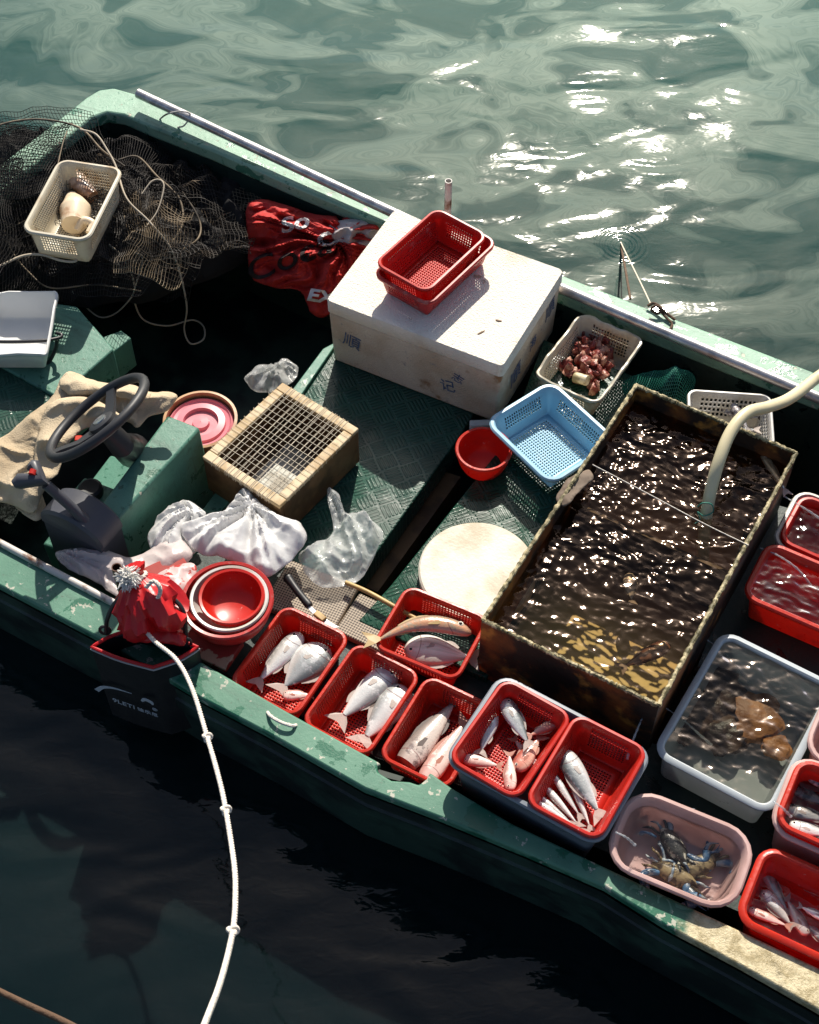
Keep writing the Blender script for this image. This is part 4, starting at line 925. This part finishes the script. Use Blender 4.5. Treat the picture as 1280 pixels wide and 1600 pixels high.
crumple('plastic_bag', 'thin pinkish plastic bag along the near rail by the upright pipe', 'plastic bag', [(86, 864), (120, 858), (165, 858), (205, 872), (250, 850), (285, 845), (300, 872), (262, 905), (225, 930), (190, 935), (150, 910), (108, 890)], .335, m_bagp, puff=.03, crease=.016, sc=8, seed=41, gather=(90, 865), kg=3., step=.005, oct_=4, angle=28)
crumple('plastic_bag', 'red patterned thin bag squeezed between the red basin and the bundle', 'plastic bag', [(240, 905), (272, 886), (300, 880), (306, 900), (290, 940), (275, 965), (248, 945)], .37, PM('printed_bag', (.74, .58, .56), .4, col2=(.55, .05, .04), scale=30, lo=.54, hi=.57, trans=.3), puff=.02, crease=.018, sc=12, seed=47)
crumple('plastic_bag', 'clear bag lying in the dark hold beside the strung crate', 'plastic bag', [(382, 592), (405, 572), (430, 570), (445, 560), (466, 575), (458, 595), (430, 610), (402, 614)], .10, m_bagc, puff=.05, crease=.03, sc=12, seed=51, gather=(450, 565))
o = obj('carton', MB().box((0, 0, 0), (.11, .07, .018)), m_redprint, bevel=.003); o.location = tuple(P(262, 893, .345)); o.rotation_euler = (.15, .05, math.radians(32)); tag(o, 'small printed red and tan carton under the bags near the bundle', 'carton')
o = obj('carton', MB().box((0, 0, 0), (.15, .09, .02)), m_redprint, bevel=.003); o.location = tuple(P(330, 1010, .30)); o.rotation_euler = (.1, -.1, math.radians(-30)); tag(o, 'dark red flat carton on the shelf below the round basin', 'carton')

# nets: real threads along a wavy sheet
def net(G, r, mb=None, n=3):
    mb = mb or MB()
    for i in range(G.shape[0]): mb.tube(G[i], r, n, cap=False)
    for j in range(G.shape[1]): mb.tube(G[:, j], r, n, cap=False)
    return mb
def net_sheet(corners, z, nu, nv, amp, seed, sag=.0, twist=.0, zs=None, lift=0.):
    q = [P(x, y, z) for x, y in corners]; G = np.zeros((nv, nu, 3))
    zs = zs or [z] * 4
    for a in range(nv):
        for b in range(nu):
            u, v = b / (nu - 1), a / (nv - 1)
            p = (q[0] * (1 - u) + q[1] * u) * (1 - v) + (q[3] * (1 - u) + q[2] * u) * v
            s = Vector((p[0] * 5 + seed, p[1] * 5, seed * 1.3))
            o = np.array([noise.noise(s), noise.noise(s + Vector((9, 2, 4))), 0]) * .055 + np.array([noise.noise(s * 4), noise.noise(s * 4 + Vector((3, 7, 1))), 0]) * .008
            zz = (zs[0] * (1 - u) + zs[1] * u) * (1 - v) + (zs[3] * (1 - u) + zs[2] * u) * v
            hh = amp * (ridged((p[0], p[1]), 3.6, seed, 3) - .8) + lift * math.sin(math.pi * u) * math.sin(math.pi * v)
            G[a, b] = [p[0] + o[0], p[1] + o[1], zz + hh]
    return G
mb = net(net_sheet([(-40, 205), (150, 195), (215, 330), (-30, 400)], .36, 40, 30, .02, 1.1, zs=[.45, .42, .30, .34], lift=.05), .0010)
nt1 = obj('fishing_net', mb, m_netblack, angle=0); tag(nt1, 'heap of black fishing net at the stern with the stained basket on top', 'net')
obj('net_fold', net(net_sheet([(180, 235), (300, 260), (315, 420), (150, 440)], .24, 36, 40, .05, 2.3, lift=.07), .0010), m_net, nt1, angle=0)
obj('net_fold', net(net_sheet([(10, 330), (260, 380), (230, 470), (30, 460)], .22, 50, 22, .05, 3.7, lift=.06), .0010), m_netblack, nt1, angle=0)
obj('net_fold', net(net_sheet([(300, 278), (400, 300), (410, 390), (300, 395)], .20, 26, 24, .05, 5.2, lift=.05), .0009), m_nettan, nt1, angle=0)
obj('net_fold', net(net_sheet([(180, 205), (380, 250), (420, 330), (230, 300)], .16, 44, 24, .04, 7.2, lift=.04), .0008), m_net, nt1, angle=0)
obj('net_fold', net(net_sheet([(200, 300), (310, 330), (290, 430), (190, 420)], .30, 26, 26, .05, 9.4, lift=.04), .0010), m_nettan, nt1, angle=0)
obj('net_fold', net(net_sheet([(20, 220), (330, 260), (400, 410), (10, 440)], .20, 74, 50, .07, 12.6, lift=.10), .0009), m_net, nt1, angle=0)
obj('net_fold', net(net_sheet([(120, 215), (400, 290), (300, 450), (40, 400)], .17, 66, 52, .08, 15.1, lift=.10), .0009), m_netblack, nt1, angle=0)
obj('net_fold', net(net_sheet([(-60, 195), (120, 205), (70, 420), (-60, 520)], .30, 30, 40, .04, 17.3, lift=.06), .0011), m_netblack, nt1, angle=0)
obj('net_fold', net(net_sheet([(-60, 190), (110, 196), (60, 300), (-60, 330)], .43, 40, 30, .02, 21.3, lift=.03), .0014), m_netblack, nt1, angle=0)
obj('net_fold', net(net_sheet([(-70, 240), (40, 250), (12, 425), (-70, 440)], .38, 26, 40, .03, 23.9, lift=.04), .0014), m_netblack, nt1, angle=0)
obj('net_fold', net(net_sheet([(60, 225), (250, 225), (300, 400), (60, 420)], .30, 54, 46, .06, 27.7, lift=.06), .0013), m_netblack, nt1, angle=0)
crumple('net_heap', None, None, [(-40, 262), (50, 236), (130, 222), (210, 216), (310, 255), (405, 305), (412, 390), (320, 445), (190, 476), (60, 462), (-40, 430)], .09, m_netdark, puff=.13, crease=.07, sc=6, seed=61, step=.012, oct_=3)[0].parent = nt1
def rope(name, pts, r, mat, label=None, cat=None, parent=None, n=6, k=7, group=None, frac=None):
    c = catmull([P(*q) for q in pts], k); o = obj(name, MB().tube(c, r, n), mat, parent, angle=70)
    return tag(o, label, cat, group) if label else o
rope('head_rope', [(-30, 205, .46), (20, 190, .46), (70, 187, .46), (125, 200, .45), (160, 235, .42), (195, 260, .38)], .0035, m_nettan, parent=nt1)
rope('head_rope', [(185, 250, .36), (215, 245, .36), (245, 275, .34), (280, 310, .30), (285, 350, .28), (265, 385, .26)], .0035, m_nettan, parent=nt1)
rope('head_rope', [(40, 345, .34), (15, 355, .33), (5, 345, .33), (18, 390, .30), (45, 425, .28), (80, 450, .26), (150, 445, .25), (220, 455, .22)], .0025, m_nettan, parent=nt1)
rope('head_rope', [(285, 300, .30), (305, 330, .28), (314, 355, .26), (308, 375, .26), (285, 392, .24), (280, 420, .2)], .0032, m_nettan, parent=nt1)
rope('head_rope', [(90, 260, .45), (98, 225, .46), (105, 205, .46)], .002, m_nettan, parent=nt1)
# pale cords
rope('loose_rope', [(125, 202, .46), (150, 210, .46), (168, 235, .44), (182, 262, .42), (198, 310, .40), (232, 345, .36), (265, 385, .30), (282, 430, .2), (292, 480, .05), (288, 515, -.06), (298, 537, -.09), (318, 530, -.09), (318, 510, -.09), (300, 500, -.09), (262, 509, -.07), (225, 500, -.02), (210, 470, .08), (208, 435, .18), (190, 400, .26), (170, 382, .3)], .0032, m_cord, 'pale cord winding over the net from the stern and looping in the dark hold', 'cord', k=8)
rope('loose_rope', [(-30, 425, .36), (0, 415, .36), (35, 400, .36), (65, 398, .36), (95, 407, .36), (118, 408, .36), (122, 396, .36)], .0040, m_cord, 'thick pale cord running from the left edge to below the stained basket', 'cord', k=8)
rope('loose_rope', [(210, 395, .28), (222, 400, .27), (220, 420, .24), (212, 445, .2), (205, 465, .14), (180, 490, .06), (155, 495, .04), (130, 475, .06), (113, 455, .12)], .0028, m_cord, 'pale cord hanging in a bight under the net toward the white tray', 'cord', k=8)
rope('loose_rope', [(222, 303, .38), (238, 283, .40), (252, 282, .40), (256, 295, .39), (246, 330, .36), (228, 355, .34)], .0025, m_cord, 'short pale cord loop standing out of the net right of the basket', 'cord', k=8)
# black cable
rope('black_cable', [(-40, 530, .33), (0, 534, .33), (60, 533, .33), (92, 528, .32), (96, 523, .32), (88, 520, .32)], .0055, m_black, 'black cable laid across the white tray and bent down onto the stern deck', 'cable', k=8, n=10)
rope('black_cable', [(-40, 602, .215), (0, 600, .215), (40, 598, .22), (70, 575, .23), (86, 548, .27), (90, 530, .31)], .0060, m_black, 'black cable curving over the stern deck below the white tray', 'cable', k=8, n=10)
# green net clumps
gn = obj('green_net', net(net_sheet([(975, 600), (1085, 592), (1080, 640), (965, 650)], .22, 34, 22, .05, 4.4, lift=.08), .0013), m_netgreen, angle=0); tag(gn, 'bright green net bunched behind the far corner of the tank', 'net')
gn = obj('green_net', net(net_sheet([(830, 775), (878, 790), (850, 870), (795, 830)], .19, 20, 22, .02, 6.4), .0013), m_netgreen, angle=0); tag(gn, 'green net piece on the deck under the blue basket beside the tank', 'net')

# ------------------------------------------------------------------ poles, ropes, hose
pl = thing('metal_pole', 'long scuffed aluminium pole lying along the whole far gunwale', 'pole', P(600, 330, GZ))
a_, b_ = P(216, 146, GZ + .05), P(1340, 648, GZ + .012)
mid = P(745, 392, GZ + .03)
cc = catmull([a_, mid, b_], 16)
obj('pole_tube', MB().tube(cc, .0165, 20, cap=False).tube(cc[::-1], .0135, 16, cap=False), m_alu, pl, True)
rope('wire_clip', [(250, 186, GZ), (262, 178, GZ + .04), (285, 174, GZ + .075), (298, 180, GZ + .06), (288, 196, GZ + .02), (278, 199, GZ)], .003, m_rustpipe, parent=None).parent = pl
bpy.data.objects['wire_clip'].matrix_parent_inverse = pl.matrix_basis.inverted()
pw = obj('silver_pipe', MB().tube([P(925, 655, .22), P(975, 655, .22)], .012, 16), m_alu); tag(pw, 'short silver pipe between the torn basket and the tank corner', 'pipe')
pf = obj('foam_scrap', MB().box((0, 0, 0), (.07, .022, .05)), m_white, bevel=.004); pf.location = tuple(P(752, 668, .21)); pf.rotation_euler = (0, 0, .05); tag(pf, 'white foam scrap against the foot of the foam box above the red bowl', 'scrap')
rope('mooring_line', [(985, 467, GZ + .005), (978, 425, .22), (971, 386, .0), (966, 355, -.12)], .0042, m_brownrope, 'dark mooring line going straight down from gunwale into ringed water', 'mooring line')
rope('mooring_line', [(1018, 478, GZ + .012), (1000, 440, .28), (972, 383, .02), (968, 370, -.04)], .0026, m_cordthin, 'thin tan mooring line slanting from the tied knot into the ringed water', 'mooring line')
kt = thing('rope_knot', 'small dark rope tied around the far gunwale above the mooring lines', 'rope', P(1030, 488, GZ))
obj('rope_coil', MB().tube(catmull([P(*q) for q in ((1012, 478, GZ + .01), (1022, 474, GZ + .02), (1034, 482, GZ + .022), (1028, 490, GZ + .014), (1018, 484, GZ + .02), (1026, 478, GZ + .03), (1042, 490, GZ + .014), (1055, 500, GZ + .006))], 6), .0045, 8), m_brownrope, kt, True)
obj('rope_end', MB().tube(catmull([P(*q) for q in ((1030, 484, GZ + .014), (1040, 495, GZ + .01), (1050, 506, GZ + .006), (1048, 514, GZ + .005))], 6), .004, 8), m_brownrope, kt, True)
# hose
hs = thing('water_hose', 'thick cream hose coming over the far gunwale down into the tank', 'hose', P(1150, 660, TZ))
hp_ = catmull([P(*q) for q in ((1420, 520, .52), (1330, 556, .50), (1280, 588, .49), (1235, 622, .52), (1200, 636, .555), (1168, 645, .585), (1142, 675, .58), (1122, 725, .545), (1108, 780, .475), (1101, 830, .40), (1098, 875, .32), (1100, 900, .27))], 8)
obj('hose_tube', MB().tube(hp_, .0165, 18), m_hose, hs, True)
rope('green_tie', [(1090, 792, .47), (1098, 786, .495), (1112, 788, .49), (1114, 800, .465), (1100, 806, .455), (1090, 800, .46), (1094, 812, .44), (1086, 818, .44)], .0016, m_netgreen, parent=hs).matrix_parent_inverse = hs.matrix_basis.inverted()
rope('tie_string', [(926, 726, TZ + .006), (1010, 770, TZ - .003), (1100, 818, TZ - .004), (1170, 852, TZ + .008)], .0014, m_rope, 'thin white string tied across the tank from wall to wall', 'string')
crumple('rag', 'greyish rag hung over the left wall of the tank beside the blue basket', 'rag', [(870, 778), (884, 752), (905, 738), (922, 734), (926, 748), (905, 768), (888, 788), (876, 790)], .497, PM('grey_rag', (.20, .15, .11), .8, col2=(.09, .06, .04), scale=14), puff=.004, crease=.010, sc=14, seed=71, solid=.003)
# the big white rope with knots
wr = thing('white_rope', 'white knotted rope hanging from the upright pipe toward the bottom of the picture', 'rope', P(205, 950, .5))
wp = [(196, 905, .52), (198, 935, .50), (206, 958, .50), (240, 1000, .52), (275, 1030, .56), (300, 1075, .62), (324, 1152, .70), (342, 1215, .78), (353, 1266, .84), (366, 1350, .95), (368, 1400, 1.02), (364, 1455, 1.10), (346, 1530, 1.24), (320, 1600, 1.40), (285, 1690, 1.6)]
wc_ = catmull([P(*q) for q in wp], 12)
def twisted(mb, c, r, strands=3, pitch=.028, n=7):
    d = np.concatenate([[0], np.cumsum(np.linalg.norm(np.diff(c, axis=0), axis=1))]); s = np.arange(0, d[-1], .0045)
    c = np.stack([np.interp(s, d, c[:, i]) for i in range(3)], 1); t = np.gradient(c, axis=0); t /= np.linalg.norm(t, axis=1)[:, None]
    up = np.cross(t, [0, 0, 1.]); up /= np.linalg.norm(up, axis=1)[:, None]; bb = np.cross(t, up)
    for k_ in range(strands):
        ph = s / pitch * 2 * math.pi + k_ * 2 * math.pi / strands
        mb.tube(c + r * .48 * (np.cos(ph)[:, None] * up + np.sin(ph)[:, None] * bb), r * .58, n)
    return mb
obj('rope_strands', twisted(MB(), wc_, .0056), m_rope, wr, True, angle=80)
for q in ((324, 1152, .70), (353, 1266, .84), (364, 1455, 1.10)):
    c = P(*q); th = np.linspace(0, 2 * math.pi, 61)[:-1]
    k3 = np.stack([np.sin(th) + 2 * np.sin(2 * th), np.cos(th) - 2 * np.cos(2 * th), -1.3 * np.sin(3 * th)], 1) * .0030
    obj('knot', MB().tube(k3 + c, .0042, 8, closed=True), m_rope, wr, True)
rope('brown_rope', [(-60, 1518, .75), (0, 1549, .8), (48, 1572, .84), (112, 1602, .9), (200, 1650, 1.)], .0062, m_brownrope, 'dark brown frayed rope crossing the lower left corner over the water', 'rope', n=8)

# ------------------------------------------------------------------ water jets out of the tank wall
for i, (pts, s_) in enumerate(((((1105, 1000, .32), (1130, 1018, .325), (1152, 1042, .31), (1170, 1066, .285)), 'far corner of the grey tub'),
    (((1040, 1106, .34), (1068, 1125, .335), (1090, 1145, .31), (1112, 1164, .285)), 'near left part of the grey tub'),
    (((1008, 1112, .40), (998, 1135, .42), (988, 1160, .42), (980, 1186, .42)), 'right basket of the grey tub'),
    (((1188, 856, .36), (1216, 868, .365), (1245, 888, .35), (1268, 915, .33)), 'red tub at the tank wall'),
    (((1226, 776, .37), (1250, 790, .37), (1278, 808, .35), (1305, 832, .33)), 'farthest red tub'),
    (((1208, 1252, .43), (1222, 1262, .43), (1236, 1276, .40)), 'red tub inside the pink tub'),
    (((962, 1300, .46), (978, 1308, .46), (992, 1320, .42)), 'pale pink crab tub'))):
    c = catmull([P(*q) for q in pts], 8); rj = np.linspace(.0018, .0034, len(c)) * (1 + .25 * np.sin(np.arange(len(c)) * 2.1))
    o = obj('water_jet', MB().tube(c, rj, 8), m_jet, angle=80)
    tag(o, 'thin jet of water falling into the ' + s_, 'water jet', 'water jets out of the tank')

# ------------------------------------------------------------------ mats, knife, stick on the shelf
for cs_, s_, zz in (([(452, 868), (560, 920), (520, 985), (410, 950)], 'brown perforated mat in front of the clear bag, a knife lying on it', .258), ([(562, 926), (640, 962), (600, 1020), (522, 985)], 'small brown perforated mat tucked beside the basket at the cutting board', .258)):
    c, a, L, W = rect(*cs_, zz); o = thing('perforated_mat', s_, 'mat', (c[0], c[1], SHELF), a)
    obj('mat_sheet', MB().box((0, 0, (zz - SHELF) / 2), (L, W, zz - SHELF)), m_mat, o, bevel=.004)
st = obj('bamboo_stick', MB().tube(catmull([P(540, 910, .285), P(575, 925, .29), P(620, 950, .29), P(665, 975, .285)], 4), .0065, 10), m_bamboo); tag(st, 'short bamboo stick lying along the edge of the brown mats', 'stick')
kn = thing('knife', 'black handled knife with a short blade on the brown mat', 'knife', P(465, 925, .30))
obj('handle', MB().tube(catmull([P(448, 900, .302), P(455, 910, .304), P(466, 925, .304), P(478, 940, .302), P(484, 947, .302)], 5), [.009, .013, .0145, .013, .0125, .012, .0115, .011, .0108, .0106, .0105, .0105, .0105, .0105, .0108, .011, .0115, .0115, .011, .011, .010], 12), m_black, kn, True)
kb = [P(484, 945, .302), P(498, 958, .300), P(516, 972, .298), P(530, 980, .297), P(516, 982, .298), P(496, 968, .300), P(481, 950, .302)]
obj('blade', MB().add(kb, [tuple(range(7))]), m_steel, kn, True, angle=0, solid=.002)
obj('ferrule', MB().box(P(500, 963, .303), (.035, .018, .010), rot=Matrix.Rotation(math.radians(-42), 3, 'Z')), m_bamboo, kn, True, bevel=.003)

# ------------------------------------------------------------------ black bucket and the red bundle
bz = .42; bc = [P(138, 1012, bz), P(240, 1046, bz), P(315, 1012, bz), P(212, 980, bz)]
cen = sum(bc) / 4
def ringq(z, s, off=0.):
    pts = catmull([np.array([(q[0] - cen[0]) * s + cen[0], (q[1] - cen[1]) * s + cen[1], z]) for q in bc], 1, True)
    out = []
    for i in range(4):
        a_, b_, c_ = pts[(i - 1) % 4], pts[i], pts[(i + 1) % 4]
        for t in np.linspace(-1, 1, 9):
            e = b_ + ((c_ - b_) * max(0, t) + (a_ - b_) * max(0, -t)) * .42
            e = e * (1 - .10 * (1 - abs(t))) + .10 * (1 - abs(t)) * np.array([cen[0], cen[1], z]); out.append(e)
    return np.array(out)
bb_ = thing('black_bucket', 'black square soft bucket with red piping hanging outside the near gunwale', 'bucket', (cen[0], cen[1], .06))
obj('bucket_wall', MB().loft([ringq(z, s) for z, s in ((.065, 1.02), (.07, 1.08), (.2, 1.08), (.3, 1.06), (bz - .01, 1.06), (bz, 1.06), (bz, 1.02), (.3, 1.), (.10, .98))], True, True), m_vinyl, bb_, True, angle=50)
obj('rim_piping', MB().tube(ringq(bz + .003, 1.04), .0048, 8, closed=True), m_redbag, bb_, True)
obj('rim_piping', MB().tube(ringq(bz - .008, 1.065), .003, 8, closed=True), PM('grey_piping', (.45, .42, .42), .5), bb_, True)
for pts in ([(166, 990, bz + .0), (168, 968, bz + .06), (178, 945, bz + .10), (196, 925, bz + .13)], [(292, 1008, bz), (290, 985, bz + .05), (288, 960, bz + .10), (276, 940, bz + .12), (250, 925, bz + .13)]):
    obj('handle_cord', MB().tube(catmull([P(*q) for q in pts], 8), .0058, 8), m_black, bb_, True)
    c = P(*pts[0]); th = np.linspace(0, 2 * math.pi, 17)[:-1]
    obj('handle_ring', MB().tube(np.stack([c[0] + .013 * np.cos(th), c[1] + 0 * th, c[2] + .016 + .018 * np.sin(th)], 1), .004, 8, closed=True), m_black, bb_, True)
# emblem printed on the wall facing left-down
w0, w1 = ringq(.25, .988)[4], ringq(.25, .988)[13]
pa, pb = P(138, 1012, bz), P(240, 1046, bz)
ang = math.atan2(pb[1] - pa[1], pb[0] - pa[0])
F4 = Matrix.Rotation(ang, 4, 'Z') @ RX
def onwall(x, z, out=.004):
    m0 = pa + (pb - pa) * x; nrm_ = np.array([math.sin(ang), -math.cos(ang), 0])
    m0 = m0 + nrm_ * (out + .004); iw = np.array(world_of(bb_).inverted()); 
    l = iw[:3, :3] @ np.array([m0[0], m0[1], z]) + iw[:3, 3]
    return Matrix.Translation(Vector(l)) @ F4
m_logo = PM('grey_white_print', (.50, .52, .55), .6)
LZ = .20
text('9LETI', .028, m_logo, bb_, onwall(.38, LZ, .012) @ Matrix.Rotation(-.05, 4, 'Z'), name='emblem_lettering')
text('迪乐尼', .020, m_logo, bb_, onwall(.76, LZ - .003, .012) @ Matrix.Rotation(-.03, 4, 'Z'), name='emblem_lettering')
text('®', .020, m_logo, bb_, onwall(.90, LZ + .028, .012), name='emblem_lettering')
def swoosh(pts, wid, x, z):
    c = catmull([(p[0], p[1], 0) for p in pts], 8); t = np.gradient(c, axis=0); t /= np.linalg.norm(t, axis=1)[:, None]
    nn = np.stack([-t[:, 1], t[:, 0], 0 * t[:, 0]], 1); ww = np.interp(np.linspace(0, 1, len(c)), np.linspace(0, 1, len(wid)), wid)[:, None]
    G = np.stack([c + nn * ww, c - nn * ww], 0); o = obj('emblem_mark', MB().grid(G), m_logo, bb_, angle=0, solid=.0006); o.matrix_basis = onwall(x, z, .012); return o
swoosh([(-.06, -.02), (-.035, .012), (0, .028), (.05, .032)], [.007, .006, .004, .0012], .30, LZ + .045)
swoosh([(-.016, .0), (-.004, .016), (.012, .012), (.016, 0)], [.003, .007, .008, .002], .80, LZ + .052)
# red bundle: gathered wax cloth tied to the pipe, flaring over the bucket
top = P(212, 898, .58); bot = P(246, 975, .47); axd = bot - top
rd = thing('red_bundle', 'red gathered plastic bundle tied with white rope above the black bucket', 'bundle', bot)
mb = MB(); rings = []; K = 84; axn = axd / np.linalg.norm(axd); e1 = np.cross(axn, [0, 0, 1.]); e1 /= np.linalg.norm(e1); e2 = np.cross(axn, e1)
for t, rad in ((-.16, .030), (-.08, .026), (0., .019), (.08, .026), (.18, .044), (.32, .062), (.5, .070), (.7, .074), (.88, .072), (1.0, .062), (1.06, .045)):
    rr_ = []
    for q in range(K):
        th = 2 * math.pi * q / K; d3 = Vector((math.cos(th) * 1.7, math.sin(th) * 1.7, t * 2.2))
        fold = (1 - abs(noise.noise(d3 * 1.6)) * 2.4) * (.10 + .20 * min(1, abs(t) * 2)) + .35 * noise.noise(d3 * .8 + Vector((3, 1, 5))) * min(1, abs(t) * 1.6)
        rr_.append(top + axd * (t + .16 * max(0, t) * noise.noise(Vector((math.cos(th) * 1.3, math.sin(th) * 1.3, 8.)))) + (e1 * math.cos(th) + e2 * math.sin(th)) * rad * (1 + fold))
    rings.append(np.array(rr_))
obj('gathered_cloth', mb.loft(rings, True, True), m_redbag, rd, True, angle=38)
fl2, _ = crumple('cloth_flap', None, None, [(186, 962), (200, 945), (230, 952), (262, 968), (290, 990), (285, 1012), (250, 1004), (225, 1006), (196, 998)], .46, m_redbag, puff=.03, crease=.020, sc=9, seed=81, gather=(225, 940), kg=3.)
fl2.parent = rd; fl2.matrix_parent_inverse = rd.matrix_basis.inverted()
mb = MB()
for q in range(260):
    d = np.array([Rs.gauss(0, 1), Rs.gauss(0, 1), Rs.gauss(0, 1)]); d /= np.linalg.norm(d); c = P(202, 904, .60) + d * .010
    mb.tube(catmull([c, c + d * .010 + [0, 0, .002], c + d * .019 + np.array([Rs.gauss(0, .006), Rs.gauss(0, .006), Rs.gauss(0, .006)])], 3), [.0034, .0034, .003, .003, .0026, .002, .0010], 4)
mb.sphere(P(202, 904, .60), (.017, .015, .014), 14, 9); obj('frayed_tuft', mb, m_tuft, rd, True)
c = top + axd * .05
mb = MB(); th = np.linspace(0, 2 * math.pi, 33)[:-1]
for k_ in range(2): mb = twisted(mb, np.concatenate([c + axn * .010 * k_ + (e1 * math.cos(t_) + e2 * math.sin(t_)) * .024 for t_ in list(th) + [th[0]]]).reshape(-1, 3), .0058)
mb = twisted(mb, catmull([P(*q) for q in ((228, 918, .60), (240, 908, .615), (250, 918, .61), (248, 932, .585), (236, 940, .57))], 8), .0058)
obj('tie_rope', mb, m_rope, rd, True, angle=80)
